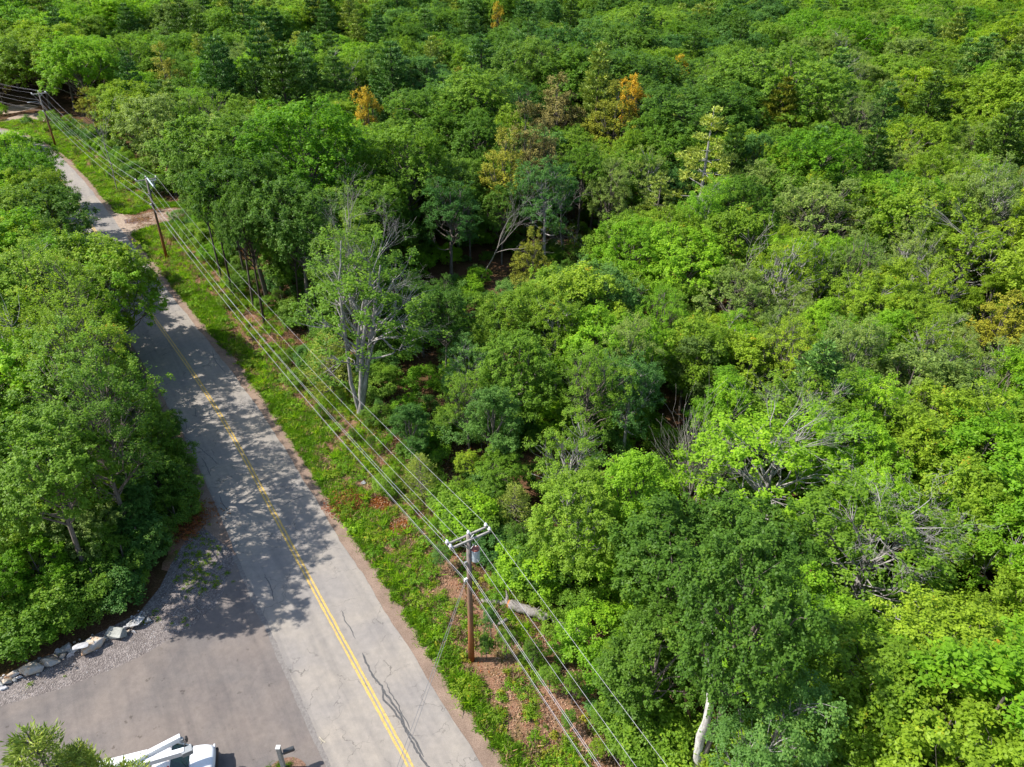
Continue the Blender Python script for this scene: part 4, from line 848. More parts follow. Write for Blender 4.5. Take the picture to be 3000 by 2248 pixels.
for dx, dy, h, pr, lm_, lab, rs_ in ((170, 515, 13.0, 'maple_f', 'yellowish', 'broad yellow-green tree hiding the road just before the dirt side road', 1.0), (215, 552, 12, 'sparse_b', 'bright', 'thin-crowned bright tree leaning over the centre line of the road', 1.1), (28, 322, 13, 'oak_c', 'bright', 'bright broad tree reaching over the road beyond the dirt side road', .95),
        (5, 272, 13, 'maple_d', 'bright', 'bright tree at the far bend opposite the far utility pole', 1.1), (58, 405, 13, 'maple_f', 'deep', 'dark-branched tree spreading flat limbs over the shaded far road', 1.05), (-10, 400, 13.5, 'maple_a', 'yellowish', 'yellow-green tree behind the dark-branched roadside tree', 1.1)):
    p = at(dx, dy, h); TAKEN.append((p[0], p[1], 3.2)); put(pr, p, h, rng.random()*6.28, lm_, 'broadleaf_tree', lab, 'broadleaf tree', G_B, rs_)
for i_, (dx, dy, h) in enumerate(((478, 600, 15), (505, 645, 16), (548, 668, 15.5), (572, 705, 16), (612, 655, 16), (650, 712, 15), (530, 600, 16))):
    p = at(dx, dy); put('oak_tall', p, h, rng.random()*6.28, 'deep', 'broadleaf_tree', f'slim bare-stemmed tree at the forest edge, {nth[i_]} of seven from the side-road pole', 'broadleaf tree', G_B, .62, bk=BARK_PINE if i_ % 2 else None, lean=(rng.normal(0, .03), rng.normal(0, .03)))
# scarred pale trunk, thin red-brown snag, forked trunk stems and dead wood
def stems(name, paths, bk, label, cat='dead tree', phrase=None, group=G_D, pname='trunk', sides=10, root=None):
    base = np.array(paths[0][0][0]); o = root or empty(name, (base[0], base[1], 0), 0, label, cat, group); rgl = np.random.default_rng(int(abs(base[0]*100)))
    for k, (P, r0, r1) in enumerate(paths):
        P = np.array(P, float); t0 = np.linspace(0, 1, len(P)); t1 = np.linspace(0, 1, 14)
        Q = np.stack([np.interp(t1, t0, P[:, i]) for i in range(3)], -1); Q[1:-1] += rgl.normal(0, r0*.20, (12, 3)); Q -= np.array([base[0], base[1], 0])
        R = np.linspace(r0, r1, 14)*(1+rgl.normal(0, .09, 14)); V, F = tubes_np([(Q, R)], sides)
        st_ = link(bpy.data.objects.new(pname if k == 0 else 'limb', mesh_np(pname, V, F, [bk], smooth=True)), o)
        if root is not None:
            bpy.context.view_layer.update(); st_.matrix_parent_inverse = root.matrix_world.inverted() @ Matrix.Translation((base[0], base[1], 0))
    if phrase: mark(phrase, base)
    tp_ = [proj(q) for P, _, _ in paths for q in P[1:]]; xs_ = [q[0] for q in tp_]; ys_ = [q[1] for q in tp_]
    VIEWS.append(((min(xs_)+max(xs_))/2, min(ys_), max(ys_)-4, (max(xs_)-min(xs_))/2*.6+38, tp_[0][2]))
    TAKEN.append((base[0], base[1], 1.0)); return o
b = at(1500, 1690)
tt_ = put('oak_tall', b, 17, .6, 'deep', 'broadleaf_tree', 'deep green tree on a thick scarred pale trunk by the power line', 'broadleaf tree', G_B, .66); TAKEN.append((b[0], b[1], 2.6)); TAKEN.append((b[0]-3, b[1]-3, 2.5)); mark('the scarred pale trunk', b)
def up(base, pts):
    """points seen at (x,y) on the upright plane through base (same distance from the viewer)"""
    out = []
    for x, y in pts:
        d = FW*FPX + RT*(x*D-1500) - UP*(y*D-1124); n = np.array([0, 1., 0]); k = (base[1]-CAM[1])/d[1]; out.append(CAM+d*k)
    return out
bp = [b-[0, 0, .2]] + up(b, [(1507, 1660), (1514, 1600), (1533, 1530), (1537, 1470), (1531, 1430), (1535, 1395), (1545, 1360)])
b2 = up(b, [(1537, 1500), (1547, 1470), (1550, 1440)])
stems('scarred_tree', [(bp, .29, .12), (b2, .13, .07)], BARK_WHITE, None, None, None, pname='stem', root=tt_)
b = at(1502, 1603); stems('snag', [([b-[0, 0, .2]] + up(b, [(1495, 1570), (1484, 1530), (1479, 1488)]), .12, .07), (up(b, [(1502, 1603), (1504, 1560)]), .03, .015)], BARK_RED, 'thin red-brown broken snag beside the scarred pale trunk', 'dead tree')
b = at(777, 897)
stems('forked_trunk', [([b-[0, 0, .2]] + up(b, [(780, 860), (779, 800), (790, 720), (794, 640), (800, 590)]), .28, .11), (up(b, [(777, 890), (762, 840), (750, 760), (737, 660), (733, 590), (737, 520)]), .19, .05),
      (up(b, [(786, 805), (800, 770), (806, 740), (822, 728), (842, 712)]), .17, .08), (up(b, [(822, 728), (845, 748), (852, 757)]), .09, .03), (up(b, [(772, 800), (775, 720), (785, 650)]), .18, .08)],
      BARK_PALE, None, None, None, pname='stem', root=f)
lmk_base((1035, 612), 1110, 445, 10.6, 'dead_c', None, 'leaning dead tree with bleached crooked branches', 'dead tree', 'dead_tree', 'the leaning dead tree', .8, bk=BARK_DEAD, lean=(0, .42), rz=0, r=1.5, group=G_D)
lmk_base((1215, 545), 1225, 440, 7.6, 'dead_a', None, 'tangled dead brush of grey-pink twigs in a dark gap', 'dead tree', 'dead_tree', 'the grey dead brush', 1.15, bk=BARK_DEAD, r=2.6, group=G_D)
lmk_base((1240, 560), 1238, 500, 4.5, 'dead_twig', None, 'low heap of dead twigs in front of the grey dead brush', 'dead tree', 'dead_tree', None, 1.1, bk=BARK_DEAD, r=1.6, group=G_D)
lmk_base((1485, 1105), 1508, 942, 7.3, 'dead_b', None, 'upright thicket of bare pinkish grey stems', 'dead tree', 'dead_tree', 'the bare thicket', .9, bk=BARK_DEAD, r=2.2, group=G_D)
lmk(212, 268, 11, 'dead_a', None, 'grey-brown bare tree by the far utility pole wires', 'dead tree', 'dead_tree', None, .6, bk=BARK_DEAD, r=1.5, group=G_D)
lmk(1585, 590, 9, 'dead_twig', None, 'dark bare twigs in the gap before the grey twiggy tree', 'dead tree', 'dead_tree', None, .9, bk=BARK_DEAD, r=1., group=G_D)

# ------------------------------------------------------------------ the rest of the forest
TONES = [  # patches of kinds of trees as they grow, rows from far to near, eight columns across the view
    ['b y b y', 'm b m g', 'm b m y', 'm d p c', 'd c m m', 'd m c m', 'm b m g', 'g m b y'],
    ['b y b y', 'm d m d', 'b m m', 'm d d', 'o g m y', 'm c y b', 'g b y y', 'y g b y'],
    ['m y b y', 'y y y b', 'd m d', 'c d m', 'y m c b', 'm b g y', 'g y y b', 'y g y b'],
    ['y y b y', 'y y m', 'm b', 'c m b', 'm c y m', 'b m y', 'b y y b', 'y b y'],
    ['m y m g', 'd d m', 'm b', 'm b', 'm c b', 'd c m', 'm b g', 'b b m y'],
    ['b d m', 'd m', 'm b', 'm b', 'm y', 'd m c', 'y y b', 'y y b']]
CODE = {'b': 'bright', 'm': 'mid', 'd': 'deep', 'y': 'yellowish', 'g': 'greyish', 'c': 'cool', 'p': 'mid', 'o': 'yellowish'}
def tone_at(x, y, h, rg):
    px, py, k = proj((x, y, h*.8)); i = int(np.clip(py/276, 0, 5)); j = int(np.clip(px/276.5, 0, 7)); c = TONES[i][j].split()
    px2 = px+rg.normal(0, 60); py2 = py+rg.normal(0, 40); i = int(np.clip(py2/276, 0, 5)); j = int(np.clip(px2/276.5, 0, 7)); c = TONES[i][j].split()
    return CODE[c[int(rg.integers(len(c)))]]
CLEAR = [at(330, 470)[:2], at(62, 258)[:2], at(32, 236)[:2]]
def allowed(x, y, r, s, u, h=10):
    if u > 0: ok = u > 8.6 + r*.92
    else: ok = u < -(4.9 + r*.62) if y < 78 else u < -(5.0 + r*.75)
    if not ok: return False
    if u < 0 and y < 45:
        yl = np.interp(x, BLINE[:, 0], BLINE[:, 1])
        if x < -21.5 and y < max(yl, np.interp(x+h*.80, BLINE[:, 0], BLINE[:, 1])) + .8 + r*1.05: return False
        if x >= -24.5: return False
    for k, c in enumerate(CLEAR):
        if (x-c[0])**2 + ((y-c[1])*(.75 if k else 1.0))**2 < ((5.6, 2.5, 2.0)[k]+r*.5)**2: return False
    return True
cand = []
def grid(y0, y1, sp, xf):
    g = np.random.default_rng(int(y0*7+1)); n = 0
    for j, y in enumerate(np.arange(y0, y1, sp*.87)):
        for x in np.arange(-xf(y), xf(y), sp):
            cand.append((x + (j % 2)*sp*.5 + g.normal(0, sp*.2), y + g.normal(0, sp*.2), sp))
grid(4, 64, 5.0, lambda y: .80*y+26); grid(64, 118, 5.9, lambda y: .80*y+22); grid(118, 240, 8.0, lambda y: .80*y+22); grid(240, 430, 9.0, lambda y: .80*y+22)
cand = np.array(cand); SS, UU = off_many(cand[:, :2])
tk_ = np.array(TAKEN); TR = []
rg = np.random.default_rng(9)
for (x, y, sp), s, u in zip(cand, SS, UU):
    n1 = math.sin(x*.045+1.3)*math.cos(y*.038-.4)+.6*math.sin(x*.11-y*.07)
    if y < 64: h = 11.2 + 1.0*n1 + rg.normal(0, .9)
    elif y < 118: h = 14.2 + 1.2*n1 + rg.normal(0, 1.2)
    else: h = 18 + 1.4*n1 + rg.normal(0, 1.9)
    if u < 0 and y < 78: h = 13.0 + rg.normal(0, 1.0)
    elif u < 0 and y < 135: h = 13.2 + rg.normal(0, .9)
    if u < 0 and y < 45: h -= 1.2
    if u > 0 and u < 18 and 80 < y < 125: h += 1.5
    near = y < 72; lm = tone_at(x, y, h, rg)
    px, py, k = proj((x, y, h))
    pp = .04
    if y > 105: pp = .10
    if y > 130 and 350 < px < 1350: pp = .38
    if y > 120 and px > 1600: pp = .14
    typ = 'broadleaf_tree'
    if rg.random() < pp and not (u < 12 and y < 120):
        typ = 'pine_tree'; proto = ('pine_a', 'pine_b', 'pine_b')[rg.integers(3)]; h += 1.5; lm = ('pine', 'pine', 'pine_dark', 'pine_pale')[rg.integers(4)]; rs = rg.uniform(.9, 1.15)
    elif rg.random() < .03 and y > 70:
        typ = 'cedar_tree'; proto = 'cedar_a'; lm = ('olive', 'olive', 'tan')[rg.integers(3)]; h = rg.uniform(10, 13.5); rs = rg.uniform(.9, 1.3)
    else:
        if near: proto = ('maple_a', 'maple_b', 'maple_c', 'maple_d', 'birch_a', 'sparse_a', 'sparse_b', 'maple_e', 'maple_f', 'aspen_a')[rg.integers(10)]; rs = rg.uniform(.95, 1.15)
        else: proto = ('oak_a', 'oak_b', 'maple_a', 'maple_c', 'birch_a', 'maple_b', 'maple_d', 'oak_c', 'maple_e', 'maple_f', 'aspen_a')[rg.integers(11)]; rs = rg.uniform(.95, 1.2)
        if proto in ('sparse_a', 'sparse_b') and lm == 'bright' and y > 40: lm = 'mid'
        if lm == 'greyish' and rg.random() < .5: proto = ('sparse_a', 'birch_a')[rg.integers(2)]
        if proto not in ('oak_a', 'oak_b', 'oak_c') and y > 100: h -= rg.uniform(0, 2.5)
    if y > 118 and typ == 'broadleaf_tree': rs *= rg.uniform(1.0, 1.35)
    H0, R0 = SPEC[proto]; r = R0*h/H0*rs
    if not allowed(x, y, r, s, u, h): continue
    d2 = np.hypot(tk_[:, 0]-x, tk_[:, 1]-y) - tk_[:, 2]*.72
    if d2.min() < r*.42: continue
    blocked = True
    for _t in range(4):
        px, py, k = proj((x, y, h)); lo = proj((x, y, h*.45))[1]; w_ = r*1534/k*.8
        if any(k < vk-1.5 and abs(px-vx) < w_+vw and py < vb and lo > vt for vx, vt, vb, vw, vk in VIEWS): h *= .86; r *= .93
        else: blocked = False; break
    if blocked: continue
    vis = (k > 0 and -r*30 < px < 2212+r*30 and py < 1800 and py > -40)
    TR.append(dict(x=x, y=y, h=h, r=r, lm=lm, proto=proto, rs=rs, typ=typ, u=u, s=s, px=px, py=py, k=k, vis=vis, rz=rg.random()*6.28))
print('trees', len(TR))
ORD = ('first', 'second', 'third', 'fourth', 'fifth', 'sixth', 'seventh', 'eighth', 'ninth', 'tenth', 'eleventh', 'twelfth', 'thirteenth', 'fourteenth', 'fifteenth', 'sixteenth', 'seventeenth', 'eighteenth', 'nineteenth', 'twentieth')
TN = {'bright': 'bright green', 'mid': 'mid-green', 'deep': 'deep green', 'yellowish': 'yellow-green', 'greyish': 'grey-green', 'cool': 'bluish green', 'pine': 'blue-green', 'pine_dark': 'dark', 'pine_pale': 'pale', 'olive': 'olive', 'tan': 'tan'}
CNT = {}
LMA = np.array([(a, b) for _, a, b in LM])
def label_all(items, noun):
    items = sorted(items, key=lambda t: min(np.hypot(LMA[:, 0]-t['x'], LMA[:, 1]-t['y'])))
    for t in items:
        for rank in range(6):
            i = np.argsort(np.hypot(LMA[:, 0]-t['x'], LMA[:, 1]-t['y']))[rank]
            vx, vy = t['x']-LMA[i, 0], t['y']-LMA[i, 1]; road = -1 if t['u'] > 0 else 1
            where = ('behind' if vy > 0 else 'in front of') if abs(vy) > abs(vx) else ('on the road side of' if vx*road > 0 else 'on the woods side of')
            key = (noun, where, i); n = CNT.get(key, 0)
            if n < (6 if rank < 5 else 20): break
        CNT[key] = n+1; shape = 'broad' if t['rs'] > 1.08 else ('slim' if t['rs'] < .97 else 'rounded')
        if noun == 'pine': shape = 'broad' if t['rs'] > 1.05 else 'narrow'
        if noun == 'shrub': shape = 'tall' if t['h'] > 2.6 else 'low'
        sp_ = 'thin-crowned' if t['proto'] in ('sparse_a', 'sparse_b') else shape
        t['label'] = f"{sp_} {TN[t['lm']]} {noun}, {ORD[min(n, 19)]} {where} {LM[i][0]}"
CATS = {'broadleaf_tree': ('tree', 'broadleaf tree', G_B), 'pine_tree': ('pine', 'pine tree', G_P), 'cedar_tree': ('cedar', 'cedar', G_C)}
rest = []
for typ, lim in (('broadleaf_tree', 300-35), ('pine_tree', 90), ('cedar_tree', 26)):
    L_ = [t for t in TR if t['typ'] == typ]; V_ = sorted([t for t in L_ if t['vis']], key=lambda t: -t['r']*t['h']/t['k']**2*(.2 if t['py'] > 1700 else 1)); near_ = V_[:lim]
    ids = {id(t) for t in near_}; rest += [t for t in L_ if id(t) not in ids]
    label_all(near_, CATS[typ][0])
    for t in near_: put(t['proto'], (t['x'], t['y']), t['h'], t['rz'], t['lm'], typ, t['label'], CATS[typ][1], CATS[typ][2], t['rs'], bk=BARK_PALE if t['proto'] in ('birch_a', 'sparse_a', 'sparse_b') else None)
    print(typ, len(near_), 'rest', len(L_)-len(near_), 'farthest', max(t['k'] for t in near_))

# ------------------------------------------------------------------ masses (one object each, instanced by geometry nodes)
def scatter(name, protos, X, idx, sc, rz, label, cat, tilt=None):
    """protos: list of objects kept outside the scene; X (n,3)"""
    col = bpy.data.collections.new(name+'_kinds')
    for k, o in enumerate(protos): o.name = f'{name}_kind_{k:03d}'; col.objects.link(o)
    me = bpy.data.meshes.new(name); n = len(X); me.vertices.add(n); me.vertices.foreach_set('co', np.asarray(X, np.float32).ravel())
    a = me.attributes.new('idx', 'INT', 'POINT'); a.data.foreach_set('value', np.asarray(idx, np.int32))
    a = me.attributes.new('sc', 'FLOAT_VECTOR', 'POINT'); a.data.foreach_set('vector', np.asarray(sc, np.float32).ravel())
    rot = np.zeros((n, 3)); rot[:, 2] = rz
    if tilt is not None: rot[:, 0] = tilt
    a = me.attributes.new('rt', 'FLOAT_VECTOR', 'POINT'); a.data.foreach_set('vector', rot.astype(np.float32).ravel())
    o = link(bpy.data.objects.new(name, me)); tag(o, label, cat, None, 'stuff')
    ng = bpy.data.node_groups.new(name, 'GeometryNodeTree'); ng.interface.new_socket('Geometry', in_out='INPUT', socket_type='NodeSocketGeometry'); ng.interface.new_socket('Geometry', in_out='OUTPUT', socket_type='NodeSocketGeometry')
    gi = ng.nodes.new('NodeGroupInput'); go = ng.nodes.new('NodeGroupOutput'); ip = ng.nodes.new('GeometryNodeInstanceOnPoints'); ci = ng.nodes.new('GeometryNodeCollectionInfo')
    ci.inputs['Collection'].default_value = col; ci.inputs['Separate Children'].default_value = True; ci.inputs['Reset Children'].default_value = True
    def na(nm, ty): q = ng.nodes.new('GeometryNodeInputNamedAttribute'); q.data_type = ty; q.inputs['Name'].default_value = nm; return q.outputs[0]
    ng.links.new(gi.outputs[0], ip.inputs['Points']); ng.links.new(ci.outputs[0], ip.inputs['Instance']); ip.inputs['Pick Instance'].default_value = True
    ng.links.new(na('idx', 'INT'), ip.inputs['Instance Index']); ng.links.new(na('sc', 'FLOAT_VECTOR'), ip.inputs['Scale'])
    e2r = ng.nodes.new('FunctionNodeEulerToRotation'); ng.links.new(na('rt', 'FLOAT_VECTOR'), e2r.inputs[0]); ng.links.new(e2r.outputs[0], ip.inputs['Rotation'])
    ng.links.new(ip.outputs[0], go.inputs[0]); md = o.modifiers.new('scatter', 'NODES'); md.node_group = ng; return o
def kind_obj(me, m):
    o = bpy.data.objects.new('k', me)
    if m is not None: o.material_slots[0].link = 'OBJECT'; o.material_slots[0].material = m
    return o
kinds, kidx = [], {}
def kidx_of(proto, part, m):
    key = (proto, part, m.name if m else '')
    if key not in kidx: kidx[key] = len(kinds); kinds.append(kind_obj(PROTO[proto][part], m))
    return kidx[key]
X, I, Sc, Rz = [], [], [], []
for t in rest:
    if t['k'] < 0 and t['y'] < 0: continue
    H0, R0 = SPEC[t['proto']]; k = t['h']/H0; sc = (k*t['rs'], k*t['rs'], k)
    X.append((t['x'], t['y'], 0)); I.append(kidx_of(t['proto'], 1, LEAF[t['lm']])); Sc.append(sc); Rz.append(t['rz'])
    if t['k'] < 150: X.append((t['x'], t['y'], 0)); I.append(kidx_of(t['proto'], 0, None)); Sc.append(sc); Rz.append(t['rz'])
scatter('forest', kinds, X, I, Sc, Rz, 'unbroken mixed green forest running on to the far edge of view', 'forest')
print('forest instances', len(X))

# shrubs of the verge: things
SH = []
def shrub_ok(x, y, r):
    return all((x-q['x'])**2+(y-q['y'])**2 > ((r+q['r'])*.5)**2 for q in SH)
mx = {'b': 'bright', 'm': 'mid', 'd': 'deep', 'c': 'cool', 'y': 'yellowish'}
SPOTS = [(905, 940, 3.4, 'c'), (960, 905, 3.2, 'm'), (1010, 985, 3.6, 'y'), (1040, 930, 3.0, 'm'), (870, 960, 2.4, 'm'), (985, 1045, 3.0, 'm'), (1060, 1100, 3.0, 'm'), (1120, 1150, 3.6, 'd'), (1010, 1110, 2.4, 'm'), (940, 1130, 2.4, 'b'), (950, 1190, 2.4, 'c'),
         (1060, 1330, 2.6, 'c'), (1095, 1372, 2.8, 'm'), (1050, 1385, 2.2, 'd'), (1150, 1400, 2.6, 'd'), (1190, 1450, 2.6, 'm'), (1240, 1470, 2.8, 'm'), (1230, 1545, 1.8, 'm'), (1300, 1540, 2.4, 'm'), (1360, 1600, 2.6, 'm'), (1290, 1610, 1.6, 'y'),
         (1160, 1190, 3.2, 'm'), (1200, 1250, 2.4, 'b'), (1310, 1260, 2.6, 'm'), (1330, 1400, 3.0, 'm'), (1400, 1480, 3.2, 'm'), (1440, 1540, 2.6, 'd'), (1465, 1600, 2.2, 'c'), (1540, 1640, 3, 'y'),
         (620, 700, 2.0, 'm'), (560, 650, 2.0, 'm'), (600, 630, 2.6, 'd'), (655, 640, 3.0, 'c'), (700, 700, 2.6, 'm'), (735, 850, 2.0, 'm'), (690, 880, 1.8, 'm'), (820, 870, 2.6, 'c'), (870, 900, 2.8, 'm'), (800, 950, 1.8, 'd'), (760, 930, 1.6, 'm'),
         (480, 520, 2.6, 'm'), (455, 490, 3.0, 'c'), (500, 590, 2.0, 'm'), (430, 520, 1.6, 'm'), (410, 545, 1.5, 'd'), (310, 420, 2.0, 'b'), (270, 395, 2.0, 'b'), (235, 370, 2.4, 'b'), (290, 370, 2.8, 'm'), (200, 350, 2.0, 'm'), (160, 320, 2.0, 'y'), (330, 440, 1.6, 'b'),
         (70, 1330, 2.6, 'm'), (130, 1330, 3.0, 'm'), (30, 1400, 2.4, 'b'), (95, 1385, 2.2, 'b'), (170, 1350, 2.4, 'm'), (215, 1330, 2.4, 'd'), (270, 1300, 2.6, 'c'), (320, 1240, 2.8, 'c'), (345, 1190, 2.6, 'd'), (370, 1110, 2.4, 'd'), (385, 1040, 2.4, 'd'), (400, 1090, 1.8, 'd'),
         (375, 980, 2.6, 'd'), (300, 1290, 1.8, 'm'), (-40, 1430, 2.6, 'b'), (20, 1340, 3.2, 'm'), (350, 900, 2.4, 'd'), (300, 1180, 3.6, 'c'), (250, 1230, 3.6, 'd'), (180, 1270, 3.8, 'm'), (100, 1260, 3.8, 'm')]
for dx, dy, h, c in SPOTS:
    p = at(dx, dy, h*.8); h_ = h
    if p[0] < -22 and p[1] < 40:
        while p[1] < np.interp(p[0]+h*.8, BLINE[:, 0], BLINE[:, 1]) + .5 + h*.3: p = p + np.array([-.12, .16, 0])
        proto = 'bush_a' if h < 2.5 else 'bush_b'; r = SPEC[proto][1]*h/SPEC[proto][0]
    SH.append(dict(x=p[0], y=p[1], h=h, r=r, lm=mx[c], proto=proto, rs=rng.uniform(.95, 1.25), u=off(p[0], p[1])[1], rz=rng.random()*6.28))
gs = np.random.default_rng(31)
for _ in range(900):
    s = gs.uniform(BASE_S-8, BASE_S+190); u = gs.uniform(7.6, 13.0) if gs.random() < .65 else -gs.uniform(5.6, 8); x, y = along(s, u)
    if u < 0 and (y < 42): continue
    if min(math.hypot(x-c[0], y-c[1]) for c in CLEAR) < 6.5: continue
    if min(math.hypot(x-q[0], y-q[1]) for q in LD) < 1.6: continue
    h = gs.uniform(1.3, 2.2) if 0 < u < 10 else gs.uniform(2, 3.6); proto = 'bush_c' if h < 1.7 else ('bush_a' if h < 2.5 else 'bush_b'); r = SPEC[proto][1]*h/SPEC[proto][0]
    if math.sin(x*.5)+math.cos(y*.4+1) < -.35 and u > 0 and u < 10.5: continue
    if shrub_ok(x, y, r*1.25) and len(SH) < 190: SH.append(dict(x=x, y=y, h=h, r=r, lm=('mid', 'mid', 'bright', 'cool', 'deep', 'yellowish')[gs.integers(6)], proto=proto, rs=gs.uniform(.95, 1.2), u=u, rz=gs.random()*6.28))
label_all(SH, 'shrub')
for t in SH: put(t['proto'], (t['x'], t['y']), t['h'], t['rz'], t['lm'], 'leafy_shrub', t['label'], 'shrub', 'shrubs along the road edges', t['rs'])
print('shrubs', len(SH))

# undergrowth between the trees
ub = [kind_obj(PROTO[p][1], LEAF[m]) for p in ('bush_a', 'bush_b', 'bush_c') for m in ('mid', 'deep', 'bright', 'cool')]
gu = np.random.default_rng(41); n = 9000
y = gu.uniform(8, 150, n); x = gu.uniform(-1, 1, n)*(.80*y+20); s_, u_ = off_many(np.stack([x, y], -1))
yl = np.interp(x, BLINE[:, 0], BLINE[:, 1]); ok = ((u_ > 10.5) | ((u_ < -6.2) & ~((y < 46) & ((y < yl+1.6) | (x > -24.5)))))
for c in CLEAR: ok &= np.hypot(x-c[0], y-c[1]) > 6
ok &= (np.hypot(x+22, y-68) > 7.5) | (gu.random(n) < .35); ok &= (gu.random(n) < .30); x, y = x[ok], y[ok]; n = len(x); k = gu.uniform(.55, 1.15, n)
scatter('undergrowth', ub, np.stack([x, y, 0*x], -1), gu.integers(0, len(ub), n), np.stack([k*1.2, k*1.2, k*.9], -1), gu.random(n)*6.28, 'low leafy undergrowth filling the gaps beneath the forest trees', 'undergrowth')
print('undergrowth', n)

# ground herbs, grass and dead leaves on the verges
def herb(seed, nl, R, hgt, leaf, asp=.6):
    r = np.random.default_rng(seed); C = np.stack([r.normal(0, R*.45, nl), r.normal(0, R*.45, nl), r.uniform(.15, 1, nl)*hgt], -1); C[:, 2] *= np.exp(-(C[:, 0]**2+C[:, 1]**2)/(R*R*.9))
    Nn = nrm(np.stack([C[:, 0]*.8, C[:, 1]*.8, np.full(nl, R*1.1)], -1)+r.normal(0, .12, (nl, 3))); return leaves_np(r, C, Nn, .09, 3, leaf, .5, asp)
def grass(seed, nb, R, hgt):
    r = np.random.default_rng(seed); b = np.stack([r.normal(0, R*.5, nb), r.normal(0, R*.5, nb), 0*np.ones(nb)], -1); d = nrm(np.stack([r.normal(0, .45, nb), r.normal(0, .45, nb), np.ones(nb)], -1)); L = hgt*r.uniform(.5, 1.1, (nb, 1))
    sdv = nrm(np.cross(d, r.normal(size=(nb, 3))))*.014; tipp = b+d*L; tipp[:, :2] += d[:, :2]*L*.5
    V = np.stack([b-sdv, b+sdv, (b+tipp)/2+sdv+[0, 0, .03], tipp], 1).reshape(-1, 3); return V, np.arange(nb*4).reshape(-1, 4), r.random(nb)
def fern(seed):
    r = np.random.default_rng(seed); C, Nn = [], []
    for k in range(9):
        a = k*.7+r.normal(0, .15)
        for t in np.linspace(.15, 1, 9): C.append((math.cos(a)*.55*t, math.sin(a)*.55*t, .5*math.sin(t*2.2))); Nn.append((math.cos(a)*.3, math.sin(a)*.3, 1))
    return leaves_np(r, np.array(C), nrm(np.array(Nn)), .10, 4, .13, .3, .35)
def kmesh(nm, g, m): return kind_obj(mesh_np(nm, g[0], g[1], [LEAF[m]], attr=g[2]), LEAF[m])
herbs = [kmesh('herb_patch', herb(s, 34, .34, .34, .10), m) for s, m in ((1, 'mid'), (2, 'bright'), (3, 'yellowish'), (4, 'yellowish'), (5, 'grass'), (6, 'bright'), (7, 'olive'))]
herbs += [kmesh('dry_grass', grass(11, 40, .3, .55), 'litter'), kmesh('tall_stalks', grass(12, 30, .2, .9), 'bright')]
herbs += [kmesh('fern_clump', fern(8), 'bright'), kmesh('fern_clump', fern(9), 'yellowish')]
ferns0 = 9
gh = np.random.default_rng(51)
def vpts(n, s0, s1, u0, u1): s = gh.uniform(s0, s1, n); u = gh.uniform(u0, u1, n); P = np.array([along(a, b) for a, b in zip(s, u)]); return P[:, 0], P[:, 1], s, u
def clear_mask(x, y):
    ok = np.ones(len(x), bool); c = CLEAR[0]; ok &= (np.hypot(x-c[0], (y-c[1])) > 4.0)
    for q in (at(862, 1136), at(820, 1088)): ok &= np.hypot(x-q[0], y-q[1]) > .95
    ok &= ~inpoly(np.stack([x, y], -1), (np.array([tuple(q) for q in side])-np.mean([tuple(q) for q in side], 0))*1.08+np.mean([tuple(q) for q in side], 0))
    ok &= np.hypot(x-at(785, 1046)[0], y-at(785, 1046)[1]) > .5
    return ok
x, y, s, u = vpts(21000, BASE_S-14, BASE_S+175, 4.25, 12.2)
dens = .42 + .46*np.sin(x*.9+2*np.sin(y*.35))*np.cos(y*.7+1.5*np.sin(x*.3)) + .25*np.sin(x*2.3+y*1.7) + .40*np.exp(-((u-5.0)/.7)**2) + .22*(s > BASE_S+8)
dens -= .42*((s > BASE_S+42)&(s < BASE_S+62)&(u > 6.5)) + .18*((s < BASE_S+2)&(u > 6.5))
ok = (gh.random(len(x)) < dens) & clear_mask(x, y); x, y, u, s = x[ok], y[ok], u[ok], s[ok]; n = len(x); k = gh.uniform(.55, 1.35, n); idx = gh.integers(0, ferns0, n)
f_ = gh.random(n) < .03; idx[f_] = gh.integers(ferns0, ferns0+2, f_.sum()); k[f_] *= 1.1
X1 = np.stack([x, y, 0*x], -1); I1, K1 = idx, k
x, y, s, u = vpts(5200, BASE_S+10, BASE_S+175, -7.4, -4.5); ok = clear_mask(x, y) & (y > 40); x, y = x[ok], y[ok]; n = len(x)
X1 = np.concatenate([X1, np.stack([x, y, 0*x], -1)]); I1 = np.concatenate([I1, gh.integers(0, ferns0, n)]); K1 = np.concatenate([K1, gh.uniform(.6, 1.5, n)])
# weeds of the gravel corner
W_ = np.array([at(px, py)[:2] for px, py in zip(gh.normal(432, 32, 150), gh.normal(1235, 55, 150))]); W_ = W_[(np.hypot(W_[:, 0]+23, W_[:, 1]-38) < 6)]
W2 = np.array([at(px, py)[:2] for px, py in ((330, 1330), (335, 1322), (342, 1338), (372, 1348), (395, 1345), (400, 1338), (128, 1410), (55, 1452), (66, 1480), (140, 1462), (310, 1345), (405, 1352))])
W_ = np.concatenate([W_, W2]); W_ = W_[[off(*q)[1] < -4.4 for q in W_]]
X1 = np.concatenate([X1, np.stack([W_[:, 0], W_[:, 1], 0*W_[:, 0]+.012], -1)]); I1 = np.concatenate([I1, np.full(len(W_), 2)]); K1 = np.concatenate([K1, gh.uniform(.3, .7, len(W_))])
scatter('verge_weeds', herbs, X1, I1, np.stack([K1, K1, K1], -1), gh.random(len(X1))*6.28, 'patchy green weeds and ferns covering the road verges', 'weeds')
gr = [kmesh('grass_tuft', grass(s, 60, .3, .38), 'grass') for s in (1, 2, 3)]
x, y, s, u = vpts(7000, BASE_S+26, BASE_S+180, 4.2, 7.6); ok = (u < 5.6 + 1.6*np.sin(s*.21)) & (np.hypot(x-CLEAR[0][0]+1, y-CLEAR[0][1]) > 3.6) & ~inpoly(np.stack([x, y], -1), side); x, y = x[ok], y[ok]
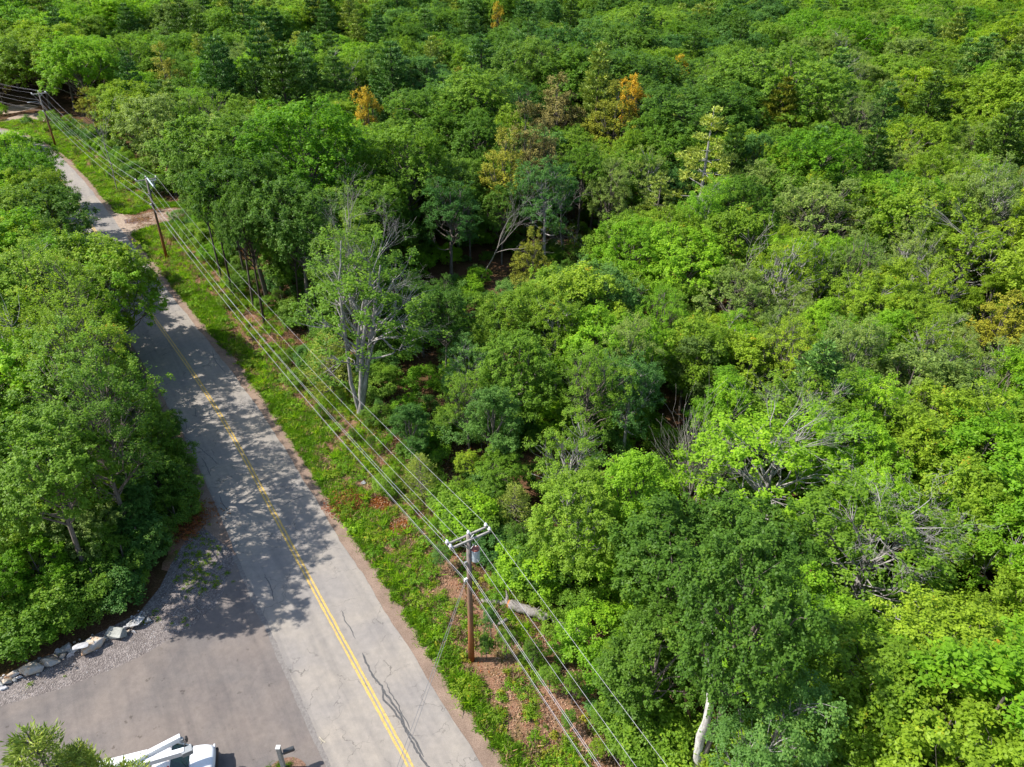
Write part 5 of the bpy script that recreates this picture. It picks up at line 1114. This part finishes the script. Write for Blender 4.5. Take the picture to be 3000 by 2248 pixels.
x2, y2, s2, u2 = vpts(500, BASE_S-14, BASE_S+26, 4.2, 5.2); 
cx, cy_ = at(300, 460)[:2]; e = gh.random(900)*6.28; rr_ = gh.uniform(4.2, 6.5, 900); x3, y3 = cx+4+rr_*np.cos(e), cy_-1+rr_*np.sin(e)*.9; o3 = np.array([off(a, b)[1] > 4.6 for a, b in zip(x3, y3)]) & ~inpoly(np.stack([x3, y3], -1), side); x3, y3 = x3[o3], y3[o3]
xi, yi = ic[0]-.35+gh.normal(0, .22, 40), ic[1]+.1+gh.normal(0, .14, 40)
x = np.concatenate([x, x2, x3, xi]); y = np.concatenate([y, y2, y3, yi]); k = gh.uniform(.7, 1.4, len(x)); k[-40:] *= .5
scatter('roadside_grass', gr, np.stack([x, y, 0*x+.01], -1), gh.integers(0, 3, len(x)), np.stack([k, k, k], -1), gh.random(len(x))*6.28, 'bright grass growing along the shoulder and the dirt side road', 'grass')
ll = [kmesh('dead_leaves', leaves_np(np.random.default_rng(s), np.random.default_rng(s+5).normal(0, .28, (14, 3))*[1, 1, .08]+[0, 0, .05], nrm(np.random.default_rng(s).normal(0, .5, (14, 3))+[0, 0, 1]), .15, 3, .11, .8, .5), m) for s, m in ((1, 'litter'), (2, 'litter'), (3, 'rust'))]
x, y, s, u = vpts(9000, BASE_S-14, BASE_S+120, 4.9, 17); n = len(x); xx, yy = at(752, 1092)[:2]; mr = 90
x = np.concatenate([x, xx+gh.normal(0, .45, mr), at(410, 1130)[0]+gh.normal(0, .6, 60)]); y = np.concatenate([y, yy+gh.normal(0, .7, mr), at(410, 1130)[1]+gh.normal(0, 1., 60)])
id_ = np.where(gh.random(len(x)) < .82, gh.integers(0, 2, len(x)), 2); id_[n:] = 2; k = gh.uniform(.6, 1.3, len(x)); k[n:] *= 1.3
z = np.zeros(len(x)); z[n:] = gh.uniform(.0, .35, len(x)-n)
scatter('leaf_litter', ll, np.stack([x, y, z], -1), id_, np.stack([k, k, k], -1), gh.random(len(x))*6.28, 'brown and rust dead leaves scattered over the verge', 'dead leaves')
# small rubble along the boulder row and loose stones of the gravel
bm = bmesh.new(); bmesh.ops.create_icosphere(bm, subdivisions=1, radius=.5); rr = random.Random(4)
for v in bm.verts: v.co *= rr.uniform(.7, 1.1); v.co.z *= .7
me = bpy.data.meshes.new('pebble'); bm.to_mesh(me); bm.free(); me.materials.append(st_grey)
pk = [kind_obj(me, st_grey), kind_obj(me, st_tan), kind_obj(me, st_pale)]
bl = np.array([at(*q)[:2] for q in ((-40, 1490), (10, 1468), (75, 1440), (145, 1410), (200, 1390), (250, 1365), (300, 1340), (320, 1325))])
t = gh.uniform(0, len(bl)-1, 260); i = t.astype(int); p = bl[i]+(bl[np.minimum(i+1, len(bl)-1)]-bl[i])*(t-i)[:, None]+gh.normal(0, .28, (260, 2)); k = gh.uniform(.05, .22, 260)
ap = np.array([at(px, py)[:2] for px, py in zip(gh.uniform(-20, 440, 1500), gh.uniform(1180, 1520, 1500))])
m_ = inpoly(ap, apron) & ~inpoly(ap, drive); ap = ap[m_]; p = np.concatenate([p, ap]); k = np.concatenate([k, gh.uniform(.03, .08, len(ap))])
scatter('loose_stones', pk, np.stack([p[:, 0], p[:, 1], 0*k+.01], -1), gh.integers(0, 3, len(p)), np.stack([k, k, k], -1), gh.random(len(p))*6.28, 'loose rubble stones along the boulders and gravel', 'rubble')
